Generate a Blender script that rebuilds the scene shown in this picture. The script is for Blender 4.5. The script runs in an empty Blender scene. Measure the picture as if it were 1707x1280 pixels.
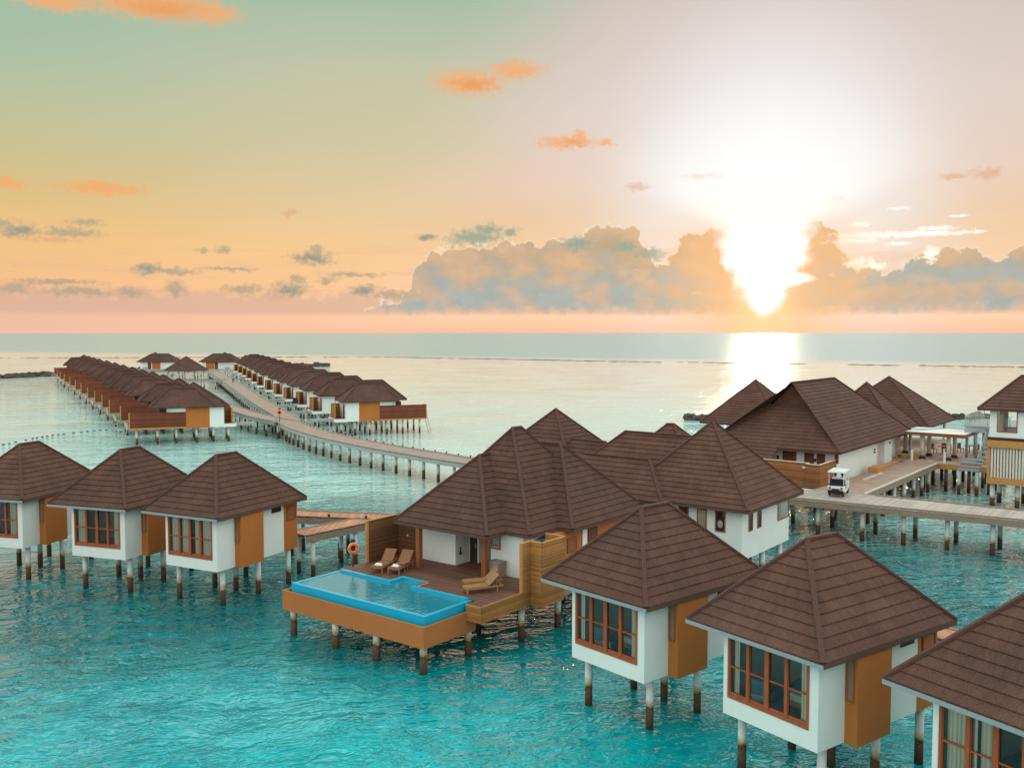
import bpy, math, random
from mathutils import Vector, Matrix, noise
R = math.radians
random.seed(11)
sc = bpy.context.scene
C = sc.collection

# ------------------------------------------------------------------ camera
FOC, HC = 1546.3, 15.0
PITCH = math.atan((640 - 554.5) / FOC)
cam = bpy.data.cameras.new('camera'); co = bpy.data.objects.new('camera', cam); C.objects.link(co)
cam.sensor_width = 36.0; cam.lens = FOC / 1707 * 36.0; cam.clip_end = 60000; cam.clip_start = 0.5
co.location = (0, 0, HC); co.rotation_euler = (R(90) - PITCH, 0, 0)
sc.camera = co

# ------------------------------------------------------------------ nodes helpers
def lin(*c):
    return tuple([(x / 255 / 12.92 if x <= 10 else ((x / 255 + .055) / 1.055) ** 2.4) for x in c]) + (1,)

class NT:
    def __init__(s, tree): s.t = tree; s.n = tree.nodes; s.l = tree.links
    def new(s, typ, **kw):
        n = s.n.new(typ)
        for k, v in kw.items(): setattr(n, k, v)
        return n
    def put(s, sock, v):
        if isinstance(v, bpy.types.NodeSocket): s.l.new(v, sock)
        elif v is not None: sock.default_value = v
    def m(s, op, a, b=None, c=None, clamp=False):
        n = s.new('ShaderNodeMath', operation=op, use_clamp=clamp)
        for i, v in enumerate((a, b, c)):
            if v is not None: s.put(n.inputs[i], v)
        return n.outputs[0]
    def vm(s, op, a, b=None, c=None, out=0):
        n = s.new('ShaderNodeVectorMath', operation=op)
        for i, v in enumerate((a, b, c)):
            if v is not None: s.put(n.inputs[i], v)
        return n.outputs[out]
    def mix(s, f, a, b, mode='MIX'):
        n = s.new('ShaderNodeMix', data_type='RGBA', blend_type=mode)
        s.put(n.inputs[0], f); s.put(n.inputs[6], a); s.put(n.inputs[7], b)
        return n.outputs[2]
    def noise(s, vec, scale, detail=2, rough=.5, col=False, dist=0):
        n = s.new('ShaderNodeTexNoise')
        s.put(n.inputs['Vector'], vec); n.inputs['Scale'].default_value = scale
        n.inputs['Detail'].default_value = detail; n.inputs['Roughness'].default_value = rough
        n.inputs['Distortion'].default_value = dist
        return n.outputs['Color' if col else 'Fac']
    def rng(s, v, a, b, c=0., d=1., smooth=False):
        n = s.new('ShaderNodeMapRange')
        if smooth: n.interpolation_type = 'SMOOTHSTEP'
        s.put(n.inputs[0], v); s.put(n.inputs[1], a); s.put(n.inputs[2], b); s.put(n.inputs[3], c); s.put(n.inputs[4], d)
        return n.outputs[0]
    def ramp(s, v, stops):
        n = s.new('ShaderNodeValToRGB'); e = n.color_ramp.elements
        while len(e) < len(stops): e.new(.5)
        for i, (p, c) in enumerate(stops): e[i].position = p; e[i].color = c
        s.put(n.inputs[0], v)
        return n.outputs[0]
    def comb(s, x, y, z):
        n = s.new('ShaderNodeCombineXYZ')
        s.put(n.inputs[0], x); s.put(n.inputs[1], y); s.put(n.inputs[2], z)
        return n.outputs[0]
    def sep(s, v):
        n = s.new('ShaderNodeSeparateXYZ'); s.put(n.inputs[0], v); return n.outputs
    def geo(s): return s.new('ShaderNodeNewGeometry').outputs
    def tc(s): return s.new('ShaderNodeTexCoord').outputs
    def bump(s, h, strength, dist, normal=None):
        n = s.new('ShaderNodeBump'); n.inputs['Strength'].default_value = strength; n.inputs['Distance'].default_value = dist
        s.put(n.inputs['Height'], h)
        if normal is not None: s.put(n.inputs['Normal'], normal)
        return n.outputs[0]

MATS = {}
def material(name, rough=.6, spec=.4):
    m = bpy.data.materials.new(name); m.use_nodes = True
    t = NT(m.node_tree); b = m.node_tree.nodes['Principled BSDF']
    b.inputs['Roughness'].default_value = rough
    b.inputs['Specular IOR Level'].default_value = spec
    MATS[name] = m
    return m, t, b

def plain(name, col, rough=.6, var=.12, scale=6, bumpd=0., spec=.3, stretch=None, metal=0):
    m, t, b = material(name, rough, spec)
    p = t.geo()['Position']
    if stretch: p = t.vm('MULTIPLY', p, stretch)
    n1 = t.noise(p, scale, 4, .6); n2 = t.noise(p, scale * 9, 2, .6)
    n = t.m('ADD', t.m('MULTIPLY', n1, .65), t.m('MULTIPLY', n2, .35))
    f = t.rng(n, .3, .7, 1 - var, 1 + var)
    c = t.vm('SCALE', col[:3]); c.node.inputs['Scale'].default_value = 1; t.put(c.node.inputs['Scale'], f)
    t.put(b.inputs['Base Color'], c)
    b.inputs['Metallic'].default_value = metal
    if bumpd: t.put(b.inputs['Normal'], t.bump(n, .6, bumpd))
    return m

# plaster walls: fine grain, faint water streaks below the eaves
def plaster(name, col, dirt=.1):
    m, t, b = material(name, .75, .25)
    p = t.geo()['Position']
    n1 = t.noise(p, .9, 4, .6); n2 = t.noise(t.vm('MULTIPLY', p, (2.5, 2.5, .4)), 1.0, 4, .6); n3 = t.noise(p, 22, 2, .7)
    f = t.m('ADD', t.m('MULTIPLY', t.rng(n1, .3, .7), dirt * .6), t.m('MULTIPLY', t.rng(n2, .55, .85), dirt * .5))
    f = t.m('ADD', f, t.m('MULTIPLY', n3, dirt * .4))
    c = t.mix(f, col, (col[0] * .55, col[1] * .57, col[2] * .55, 1))
    t.put(b.inputs['Base Color'], c)
    t.put(b.inputs['Normal'], t.bump(n3, .35, .01))
    return m
plaster('white_plaster', (.80, .80, .765, 1), .16)
plaster('orange_plaster', (.49, .155, .036, 1), .22)
plaster('pool_plaster', (.50, .165, .048, 1), .3)

# roof tiles: courses run along v of the UV map
def roofmat(name, col, dark=.45):
    m, t, b = material(name, .88, .15)
    uv = t.tc()['UV']; s = t.sep(uv)
    row = t.m('FLOOR', s[1]); fr = t.m('FRACT', s[1])
    uo = t.m('ADD', s[0], t.m('MULTIPLY', row, .37))
    cell = t.m('FLOOR', uo); fu = t.m('FRACT', uo)
    wn = t.new('ShaderNodeTexWhiteNoise', noise_dimensions='2D'); t.put(wn.inputs['Vector'], t.comb(cell, row, 0))
    wn2 = t.new('ShaderNodeTexWhiteNoise', noise_dimensions='2D'); t.put(wn2.inputs['Vector'], t.comb(t.m('FLOOR', t.m('MULTIPLY', uo, .22)), row, 7))
    pos = t.geo()['Position']
    gr = t.noise(pos, 28, 3, .75); big = t.noise(pos, .55, 4, .6); st = t.noise(t.comb(t.m('MULTIPLY', s[0], 1.6), t.m('MULTIPLY', s[1], .25), 0), 1.2, 4, .6)
    f = t.m('ADD', t.rng(gr, .3, .7, .55, 1.45), t.rng(wn.outputs[0], 0, 1, -.07, .07))
    f = t.m('ADD', f, t.rng(wn2.outputs[0], 0, 1, -.06, .06))
    f = t.m('MULTIPLY', f, t.rng(t.new('ShaderNodeObjectInfo').outputs['Random'], 0, 1, .90, 1.10)); f = t.m('MULTIPLY', f, t.rng(big, .3, .7, .84, 1.14)); f = t.m('MULTIPLY', f, t.rng(st, .3, .7, .88, 1.1))
    wob = t.noise(t.comb(t.m('MULTIPLY', s[0], 2.2), row, 0), 1.0, 2)
    gap = t.rng(t.m('ADD', fr, t.rng(wob, .3, .7, -.05, .05)), .03, .12, dark, 1)
    f = t.m('MULTIPLY', f, gap)
    jt = t.rng(fu, 0.02, .05, .8, 1)
    f = t.m('MULTIPLY', f, jt)
    c = t.vm('SCALE', col[:3]); t.put(c.node.inputs['Scale'], f)
    patch = t.rng(t.noise(pos, .28, 3), .45, .65)
    c2 = t.mix(t.m('MULTIPLY', patch, .35), c, t.vm('MULTIPLY', c, (1.12, .98, .86)))
    t.put(b.inputs['Base Color'], c2)
    h = t.m('ADD', t.m('MULTIPLY', gap, .6), t.m('MULTIPLY', gr, .5))
    t.put(b.inputs['Normal'], t.bump(h, .7, .02))
    return m
roofmat('roof_tile', (.116, .056, .042), .62)
roofmat('roof_tile_weathered', (.105, .052, .042), .6)
plain('roof_cap', (.110, .051, .040), .85, .3, 12, .01, .15)
plain('fascia', (.11, .058, .04), .7, .2, 8)
plain('gutter', (.30, .33, .34), .45, .12, 5, spec=.5)
plain('soffit', (.22, .12, .06), .8, .15, 6)

# wood
def wood(name, col, board, axis, rough=.65, var=.3, gapd=.35, cross=None):
    """planks in object space: boards stacked along axis (0,1,2) with the given width"""
    m, t, b = material(name, rough, .3)
    o = t.tc()['Object']; s = t.sep(o)
    q = t.m('DIVIDE', s[axis], board); row = t.m('FLOOR', q); fr = t.m('FRACT', q)
    wn = t.new('ShaderNodeTexWhiteNoise', noise_dimensions='1D'); t.put(wn.inputs['W'], row)
    st = [3.0, 3.0, 3.0]; st[axis] = 25.0
    g = t.noise(t.vm('MULTIPLY', o, tuple(st)), 1.0, 4, .65); big = t.noise(o, .7, 3, .6)
    f = t.m('ADD', t.rng(wn.outputs[0], 0, 1, 1 - var, 1 + var * .8), t.rng(g, .3, .7, -.15, .15))
    f = t.m('MULTIPLY', f, t.rng(t.new('ShaderNodeObjectInfo').outputs['Random'], 0, 1, .85, 1.15)); f = t.m('MULTIPLY', f, t.rng(big, .3, .7, .85, 1.12))
    gap = t.rng(t.m('ABSOLUTE', t.m('SUBTRACT', fr, .5)), .42, .49, 1, gapd)
    f = t.m('MULTIPLY', f, gap)
    c = t.vm('SCALE', col[:3]); t.put(c.node.inputs['Scale'], f)
    t.put(b.inputs['Base Color'], c)
    t.put(b.inputs['Normal'], t.bump(gap, .5, .015))
    return m
wood('deck_wood', (.195, .078, .050), .145, 1)
wood('boardwalk_wood', (.42, .255, .19), .15, 1, var=.22, gapd=.5)
wood('boardwalk_wood_pale', (.52, .42, .36), .15, 0, var=.18, gapd=.55)
wood('platform_wood', (.46, .29, .21), .15, 0, var=.2, gapd=.5)
wood('boardwalk_wood_orange', (.52, .215, .11), .15, 0, var=.22, gapd=.5)
plain('beam_wood', (.30, .21, .155), .7, .3, 3, .01, stretch=(1, 1, 3))
plain('beam_grey', (.34, .33, .31), .75, .22, 2.5, .01)
wood('bamboo_cladding', (.43, .175, .05), .06, 2, var=.3, gapd=.35)
wood('screen_wood', (.175, .075, .030), .06, 2, var=.35, gapd=.35)
wood('privacy_wood', (.185, .048, .022), .12, 2, var=.3, gapd=.45)
wood('fence_wood', (.36, .135, .045), .11, 2, var=.35, gapd=.5)
plain('window_wood', (.36, .085, .028), .45, .2, 9, stretch=(1, 1, .3), spec=.4)
plain('post_wood', (.27, .085, .03), .55, .2, 7, stretch=(1, 1, .3))
plain('trim_orange', (.50, .23, .07), .6, .15, 5)
plain('door_wood', (.16, .05, .024), .55, .2, 8, stretch=(1, 1, .3))
plain('dark_wood', (.05, .022, .014), .5, .2, 8)
plain('teak', (.37, .19, .085), .6, .25, 14, .003, stretch=(1, 1, 1))
plain('teak_red', (.30, .125, .06), .6, .25, 14, .003)
plain('slat_cream', (.66, .58, .50), .6, .1, 5)
plain('ladder_metal', (.50, .46, .40), .5, .2, 5)
plain('black', (.02, .02, .022), .5, .2, 5)
plain('dark_rubber', (.03, .035, .05), .7, .2, 5)
plain('cloth_white', (.78, .78, .76), .8, .05, 9)
plain('grey_metal', (.33, .37, .40), .45, .12, 5, spec=.5)
plain('cabinet_grey', (.28, .22, .18), .6, .15, 5)
plain('buoy_orange', (.80, .16, .03), .5, .06, 5)
plain('skin', (.35, .19, .12), .6, .1, 5)
plain('hair_black', (.015, .012, .01), .6, .1, 5)
plain('shirt_white', (.75, .75, .75), .8, .05, 5)
plain('shirt_pink', (.60, .07, .13), .8, .08, 5)
plain('shirt_blue', (.10, .28, .60), .8, .08, 5)
plain('trousers_dark', (.04, .045, .06), .8, .08, 5)
plain('cart_white', (.80, .80, .80), .3, .04, 5, spec=.5)
plain('cart_red', (.55, .04, .03), .35, .04, 5, spec=.5)
plain('cushion_blue', (.02, .03, .07), .8, .1, 5)
plain('slot_blind', (.26, .17, .11), .5, .1, 5)
plain('room_wall', (.85, .85, .80), .8, .05, 3)
plain('room_floor', (.20, .11, .075), .5, .3, 3)
plain('bed_linen', (.62, .64, .66), .85, .08, 7)
plain('bed_throw', (.12, .26, .36), .85, .2, 7)
plain('canopy_white', (.80, .77, .72), .35, .06, 2, spec=.5)
plain('teal_panel', (.02, .42, .42), .25, .15, 2, spec=.5)
plain('blue_panel', (.02, .30, .55), .3, .15, 2, spec=.5)
plain('pool_tile', (.22, .62, .70), .3, .1, 5, spec=.5)
plain('pool_rim', (.005, .36, .56), .3, .06, 9, spec=.5)

def curtain():
    m, t, b = material('curtain_cloth', .85, .1)
    o = t.tc()['Object']; s = t.sep(o)
    w = t.m('ABSOLUTE', t.m('SINE', t.m('MULTIPLY', t.m('ADD', s[0], s[1]), 26)))
    t.put(b.inputs['Base Color'], t.mix(t.rng(w, .0, 1), (.55, .42, .30, 1), (.90, .78, .62, 1)))
curtain()

# concrete pile: white paint above, ochre splash band, dark growth at the water
def pile():
    m, t, b = material('pile_paint', .75, .25)
    p = t.geo()['Position']; z = t.sep(p)[2]
    n = t.noise(p, 2.2, 4, .65); n2 = t.noise(p, 9, 3, .6)
    oi = t.new('ShaderNodeObjectInfo').outputs['Random']
    zz = t.m('ADD', z, t.rng(n, .3, .7, -.14, .14)); zz = t.m('ADD', zz, t.rng(oi, 0, 1, -.1, .1))
    c = t.ramp(t.rng(zz, 0, 2), [(0, (.035, .022, .014, 1)), (.20, (.085, .045, .026, 1)), (.34, (.11, .055, .03, 1)), (.37, (.035, .022, .016, 1)), (.42, (.30, .19, .08, 1)), (.50, (.46, .40, .28, 1)), (.58, (.60, .63, .61, 1))])
    c = t.mix(t.rng(n2, .5, .75, 0, .35), c, (.16, .12, .08, 1))
    t.put(b.inputs['Base Color'], c); t.put(b.inputs['Normal'], t.bump(n2, .6, .03))
pile()
def pile_brown():
    m, t, b = material('pile_brown', .75, .25)
    p = t.geo()['Position']; z = t.sep(p)[2]
    n = t.noise(p, 2.2, 4, .65)
    zz = t.m('ADD', z, t.rng(n, .3, .7, -.14, .14))
    c = t.ramp(t.rng(zz, 0, 2), [(0, (.03, .02, .014, 1)), (.45, (.09, .045, .03, 1)), (.55, (.13, .08, .06, 1)), (.8, (.17, .13, .11, 1))])
    t.put(b.inputs['Base Color'], c)
pile_brown()

def glass():
    m = bpy.data.materials.new('window_glass'); m.use_nodes = True; t = NT(m.node_tree); t.n.clear()
    out = t.new('ShaderNodeOutputMaterial'); tr = t.new('ShaderNodeBsdfTransparent'); gl = t.new('ShaderNodeBsdfGlossy')
    tr.inputs[0].default_value = (.90, .95, .93, 1); gl.inputs['Roughness'].default_value = .02
    fr = t.new('ShaderNodeFresnel'); fr.inputs[0].default_value = 1.6
    mx = t.new('ShaderNodeMixShader'); t.put(mx.inputs[0], fr.outputs[0]); t.l.new(tr.outputs[0], mx.inputs[1]); t.l.new(gl.outputs[0], mx.inputs[2])
    t.l.new(mx.outputs[0], out.inputs[0]); MATS['window_glass'] = m
glass()

def pool_water():
    m, t, b = material('pool_water', .04, .5)
    b.inputs['IOR'].default_value = 2.4; b.inputs['Base Color'].default_value = (.01, .24, .31, 1)
    p = t.geo()['Position']
    h = t.m('ADD', t.noise(p, 2.6, 3, .6), t.m('MULTIPLY', t.noise(p, 7, 2, .6), .3))
    t.put(b.inputs['Normal'], t.bump(h, .5, .035))
pool_water()

def rock():
    m, t, b = material('rock', .85, .3)
    p = t.geo()['Position']; n = t.noise(p, .9, 5, .65); n2 = t.noise(p, .25, 2)
    c = t.mix(t.rng(n, .35, .65), (.035, .028, .022, 1), (.14, .105, .075, 1))
    t.put(b.inputs['Base Color'], t.mix(t.rng(n2, .4, .6), c, (.06, .05, .045, 1)))
    t.put(b.inputs['Normal'], t.bump(n, .8, .3))
rock()

# ------------------------------------------------------------------ sea
def sea_mat():
    m, t, b = material('sea_water', .06, .5)
    b.inputs['IOR'].default_value = 1.8; b.inputs['Specular Tint'].default_value = (.02, .60, .64, 1)
    p = t.geo()['Position']; s = t.sep(p)
    flat = t.comb(s[0], s[1], 0)
    dist = t.vm('LENGTH', flat, out=1)
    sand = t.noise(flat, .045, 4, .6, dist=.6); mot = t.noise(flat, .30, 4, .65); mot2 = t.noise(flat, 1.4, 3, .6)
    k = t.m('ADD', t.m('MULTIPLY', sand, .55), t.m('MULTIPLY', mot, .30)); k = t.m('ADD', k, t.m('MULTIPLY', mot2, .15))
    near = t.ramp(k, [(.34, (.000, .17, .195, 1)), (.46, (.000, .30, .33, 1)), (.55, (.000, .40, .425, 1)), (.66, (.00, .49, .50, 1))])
    # lagoon pales with distance (painted sky reflection), open sea beyond the reef slate blue
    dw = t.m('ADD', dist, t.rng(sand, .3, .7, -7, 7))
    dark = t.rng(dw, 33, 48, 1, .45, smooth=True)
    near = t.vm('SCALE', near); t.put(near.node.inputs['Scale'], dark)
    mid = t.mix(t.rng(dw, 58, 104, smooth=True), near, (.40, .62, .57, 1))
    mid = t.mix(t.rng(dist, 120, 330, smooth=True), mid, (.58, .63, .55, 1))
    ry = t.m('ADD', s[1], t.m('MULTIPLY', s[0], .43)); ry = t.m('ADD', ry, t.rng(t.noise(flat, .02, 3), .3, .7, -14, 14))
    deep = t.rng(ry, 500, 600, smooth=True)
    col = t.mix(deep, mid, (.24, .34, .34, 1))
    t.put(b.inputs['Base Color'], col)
    # waves: swell, chop and ripples, running obliquely
    rot = t.new('ShaderNodeVectorRotate', rotation_type='Z_AXIS'); t.put(rot.inputs['Vector'], flat); rot.inputs['Angle'].default_value = R(-14)
    v = t.vm('MULTIPLY', rot.outputs[0], (.42, 1.0, 1.0))
    warp = t.vm('SCALE', t.vm('SUBTRACT', t.noise(flat, .28, 3, col=True), (.5, .5, .5))); warp.node.inputs['Scale'].default_value = 2.4
    v = t.vm('ADD', v, warp)
    def ridge(x, pw):
        r_ = t.m('SUBTRACT', 1, t.m('ABSOLUTE', t.m('SUBTRACT', t.m('MULTIPLY', x, 2), 1)))
        return t.m('POWER', r_, pw)
    a = t.noise(v, .22, 2, .5); bb = ridge(t.noise(v, .62, 3, .5), 2.2)
    v3 = t.vm('ADD', t.vm('MULTIPLY', v, (1.5, 1, 1)), (31, 17, 0)); cc = ridge(t.noise(v3, 1.5, 3, .55), 1.8)
    calm = t.rng(t.noise(flat, .05, 3, .55), .36, .64, .35, 1.25)
    lee = t.m('MULTIPLY', t.rng(dist, 70, 240, 1, .24), 1)
    nr = t.rng(dw, 35, 56, .26, 1, smooth=True); fleck = t.rng(t.noise(flat, .12, 3, .6), .44, .58, .25, 1.5, smooth=True); fleck = t.mix(nr, fleck, (1, 1, 1, 1)); fleck = t.sep(fleck)[0]
    h = t.m('ADD', t.m('MULTIPLY', t.m('MULTIPLY', a, 1.0), t.rng(nr, .26, 1, .5, 1)), t.m('MULTIPLY', t.m('MULTIPLY', t.m('MULTIPLY', bb, .42), nr), calm))
    h = t.m('ADD', h, t.m('MULTIPLY', t.m('MULTIPLY', t.m('MULTIPLY', cc, .15), fleck), calm))
    h = t.m('MULTIPLY', h, lee)
    t.put(b.inputs['Normal'], t.bump(h, 1.0, 1.15))
    t.put(b.inputs['Roughness'], t.m('ADD', t.rng(dist, 30, 600, .05, .08), t.m('MULTIPLY', deep, .16)))
    return m
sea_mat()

# ------------------------------------------------------------------ mesh builder
class MB:
    def __init__(s): s.v = []; s.f = []; s.uv = []; s.sm = []
    def face(s, pts, uv=None, smooth=False):
        i = len(s.v); s.v += [tuple(p) for p in pts]; s.f.append(tuple(range(i, i + len(pts))))
        s.uv.append(uv or [(p[0], p[1]) for p in pts]); s.sm.append(smooth)
        return s
    def box(s, x0, x1, y0, y1, z0, z1):
        q = [(x0, y0, z0), (x1, y0, z0), (x1, y1, z0), (x0, y1, z0), (x0, y0, z1), (x1, y0, z1), (x1, y1, z1), (x0, y1, z1)]
        for f in ((0, 3, 2, 1), (4, 5, 6, 7), (0, 1, 5, 4), (1, 2, 6, 5), (2, 3, 7, 6), (3, 0, 4, 7)): s.face([q[i] for i in f])
        return s
    def bar(s, a, b, w, h, up=(0, 0, 1)):
        a = Vector(a); b = Vector(b); d = (b - a).normalized(); u = Vector(up)
        sd = d.cross(u); sd = sd.normalized() if sd.length > 1e-4 else Vector((1, 0, 0)); u = sd.cross(d)
        q = []
        for p in (a, b):
            for (i, j) in ((-1, -1), (1, -1), (1, 1), (-1, 1)): q.append(p + sd * (i * w / 2) + u * (j * h / 2))
        for f in ((3, 2, 1, 0), (4, 5, 6, 7), (0, 1, 5, 4), (1, 2, 6, 5), (2, 3, 7, 6), (3, 0, 4, 7)): s.face([q[i] for i in f])
        return s
    def cyl(s, x, y, z0, z1, r, n=14, r2=None):
        r2 = r if r2 is None else r2
        a = [(x + r * math.cos(2 * math.pi * i / n), y + r * math.sin(2 * math.pi * i / n), z0) for i in range(n)]
        b = [(x + r2 * math.cos(2 * math.pi * i / n), y + r2 * math.sin(2 * math.pi * i / n), z1) for i in range(n)]
        for i in range(n): j = (i + 1) % n; s.face([a[i], a[j], b[j], b[i]], smooth=True)
        s.face(b); s.face(a[::-1])
        return s
    def tube(s, pts, r, n=8):
        rings = []
        for k, p in enumerate(pts):
            p = Vector(p); d = (Vector(pts[min(k + 1, len(pts) - 1)]) - Vector(pts[max(k - 1, 0)])).normalized()
            a = d.orthogonal().normalized(); b = d.cross(a)
            rr = r[k] if isinstance(r, (list, tuple)) else r
            rings.append([p + (a * math.cos(2 * math.pi * i / n) + b * math.sin(2 * math.pi * i / n)) * rr for i in range(n)])
        for k in range(len(rings) - 1):
            for i in range(n): j = (i + 1) % n; s.face([rings[k][i], rings[k][j], rings[k + 1][j], rings[k + 1][i]], smooth=True)
        s.face(rings[0][::-1]); s.face(rings[-1])
        return s
    def torus(s, c, ax, Rr, r, n=24, k=10):
        c = Vector(c); ax = Vector(ax).normalized(); a = ax.orthogonal().normalized(); b = ax.cross(a)
        P = [[c + (a * math.cos(u) + b * math.sin(u)) * (Rr + r * math.cos(w)) + ax * (r * math.sin(w)) for w in [2 * math.pi * j / k for j in range(k)]] for u in [2 * math.pi * i / n for i in range(n)]]
        for i in range(n):
            for j in range(k): s.face([P[i][j], P[(i + 1) % n][j], P[(i + 1) % n][(j + 1) % k], P[i][(j + 1) % k]], smooth=True)
        return s
    def blob(s, c, rad, n=8, m=6, jit=0, seed=0):
        rg = random.Random(seed); P = []
        for j in range(m + 1):
            th = math.pi * j / m; row = []
            for i in range(n):
                ph = 2 * math.pi * i / n; k = 1 + (rg.random() - .5) * jit
                row.append((c[0] + rad[0] * math.sin(th) * math.cos(ph) * k, c[1] + rad[1] * math.sin(th) * math.sin(ph) * k, c[2] + rad[2] * math.cos(th) * k))
            if j in (0, m): row = [row[0]] * n
            P.append(row)
        for j in range(m):
            for i in range(n):
                i2 = (i + 1) % n
                if j == 0: s.face([P[0][0], P[1][i], P[1][i2]], smooth=jit == 0)
                elif j == m - 1: s.face([P[j][i], P[m][0], P[j][i2]], smooth=jit == 0)
                else: s.face([P[j][i], P[j + 1][i], P[j + 1][i2], P[j][i2]], smooth=jit == 0)
        return s
    def mesh(s, name, mat):
        me = bpy.data.meshes.new(name)
        # merge equal points
        idx = {}; vs = []; fs = []
        for f in s.f:
            g = []
            for i in f:
                k = (round(s.v[i][0], 5), round(s.v[i][1], 5), round(s.v[i][2], 5))
                if k not in idx: idx[k] = len(vs); vs.append(k)
                g.append(idx[k])
            fs.append(g)
        keep = [i for i, g in enumerate(fs) if len(set(g)) == len(g)]
        me.from_pydata(vs, [], [fs[i] for i in keep])
        ul = me.uv_layers.new(name='UVMap'); li = 0
        for i in keep:
            for uvp in s.uv[i]: ul.data[li].uv = uvp; li += 1
        for q, i in enumerate(keep): me.polygons[q].use_smooth = s.sm[i]
        me.materials.append(MATS[mat]); me.update()
        return me

def tag(o, label=None, cat=None, group=None, kind=None):
    if label: o['label'] = label
    if cat: o['category'] = cat
    if group: o['group'] = group
    if kind: o['kind'] = kind
    return o
def put(name, mb, mat, parent=None, **kw):
    o = bpy.data.objects.new(name, mb.mesh(name, mat)); C.objects.link(o)
    if parent: o.parent = parent
    return tag(o, **kw)
def empty(name, loc, rz=0, label=None, cat=None, group=None):
    o = bpy.data.objects.new(name, None); C.objects.link(o)
    o.location = loc if len(loc) == 3 else (loc[0], loc[1], 0); o.rotation_euler = (0, 0, rz); o.empty_display_size = .3
    return tag(o, label, cat, group)
def kids(o): return [c for c in bpy.data.objects if c.parent == o]
def tree(o):
    return (o, [tree(c) for c in kids(o)])
def copy_tree(tr, parent=None):
    o, ch = tr
    c = o.copy(); C.objects.link(c); c.parent = parent
    for k in ch: copy_tree(k, c)
    return c
def shared(name, me, parent, loc=(0, 0, 0)):
    o = bpy.data.objects.new(name, me); C.objects.link(o); o.parent = parent; o.location = loc
    return o

# ------------------------------------------------------------------ roofs
DZ = .262
def slope(mb, poly, ze, courses=True, lip=.032):
    P = [Vector(p) for p in poly]
    n = (P[1] - P[0]).cross(P[2] - P[0]).normalized()
    if n.z < 0: P = P[::-1]; n = -n
    h = Vector((-n.y, n.x, 0)).normalized()
    def uv(p): return (p.dot(h) / .42, (p.z - ze) / DZ)
    if not courses: mb.face(P, [uv(p) for p in P]); return
    zmin = min(p.z for p in P); zmax = max(p.z for p in P)
    k0 = math.floor((zmin - ze) / DZ + 1e-4); k1 = math.ceil((zmax - ze) / DZ - 1e-4)
    for k in range(k0, k1):
        za = ze + k * DZ; zb = za + DZ
        Q = P
        for lim, sg in ((za, 1), (zb, -1)):
            o = []
            for i in range(len(Q)):
                a, b = Q[i], Q[(i + 1) % len(Q)]; da, db = (a.z - lim) * sg, (b.z - lim) * sg
                if da >= 0: o.append(a)
                if da * db < 0: o.append(a + (b - a) * (da / (da - db)))
            Q = o
            if len(Q) < 3: break
        if len(Q) < 3: continue
        zz = max(za, zmin)
        off = [p + n * lip * max(0, min(1, (zb - p.z) / DZ)) for p in Q]
        mb.face(off, [(uv(p)[0], max(k + .02, min(k + .98, uv(p)[1]))) for p in Q])
        low = [i for i, p in enumerate(Q) if abs(p.z - zz) < 1e-4]
        if len(low) == 2:
            i, j = low
            if (i + 1) % len(Q) != j: i, j = j, i
            mb.face([Q[i], Q[j], off[j], off[i]], [(uv(Q[i])[0], k + .01), (uv(Q[j])[0], k + .01), (uv(Q[j])[0], k + .03), (uv(Q[i])[0], k + .03)])

def cap(mb, a, b, w=.2, h=.09):
    a = Vector(a); b = Vector(b)
    mb.bar(a + Vector((0, 0, .05)), b + Vector((0, 0, .05)), w, h)

def hip(mb, cb, x0, x1, y0, y1, ze, a, b, courses=True, th=.13, so=0, caps=None, z_ref=None, capw=.17, skip=()):
    """hip roof over a rectangle; a, b = ridge ends (x, y, z); caps: which hips get a cap"""
    zr = ze if z_ref is None else z_ref
    c00, c10, c11, c01 = (x0, y0, ze), (x1, y0, ze), (x1, y1, ze), (x0, y1, ze)
    along_x = abs(b[0] - a[0]) >= abs(b[1] - a[1])
    if along_x:
        if a[0] > b[0]: a, b = b, a
        F = {'f': [c00, c10, b, a], 'r': [c10, c11, b], 'k': [c11, c01, a, b], 'l': [c01, c00, a]}
        H = {'fl': (c00, a), 'fr': (c10, b), 'kr': (c11, b), 'kl': (c01, a)}
    else:
        if a[1] > b[1]: a, b = b, a
        F = {'f': [c00, c10, a], 'r': [c10, c11, b, a], 'k': [c11, c01, b], 'l': [c01, c00, a, b]}
        H = {'fl': (c00, a), 'fr': (c10, a), 'kr': (c11, b), 'kl': (c01, b)}
    same = (Vector(a) - Vector(b)).length < 1e-3
    for k, f in F.items():
        if k in skip: continue
        g = [f[0]]
        for p in f[1:]:
            if (Vector(p) - Vector(g[-1])).length > 1e-3: g.append(p)
        slope(mb, g, zr, courses)
    e = .02
    mb.face([(x0 + e, y0 + e, ze - th + so), (x0 + e, y1 - e, ze - th + so), (x1 - e, y1 - e, ze - th + so), (x1 - e, y0 + e, ze - th + so)])
    for p, q in ((c00, c10), (c10, c11), (c11, c01), (c01, c00)):
        mb.face([(p[0], p[1], ze - th), (q[0], q[1], ze - th), q, p], [(0, .5)] * 4)
    for k, (p, q) in H.items():
        if caps is None or k in caps: cap(cb, p, q, capw)
    if not same and (caps is None or 'ridge' in caps): cap(cb, a, b, capw)

def piles(parent, spots, z1, mat='pile_paint', r=.15, z0=-1.4, name='pillar'):
    me = MB().cyl(0, 0, z0, z1, r, 14).mesh(name, mat)
    for (x, y) in spots: shared(name, me, parent, (x, y, 0))

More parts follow.
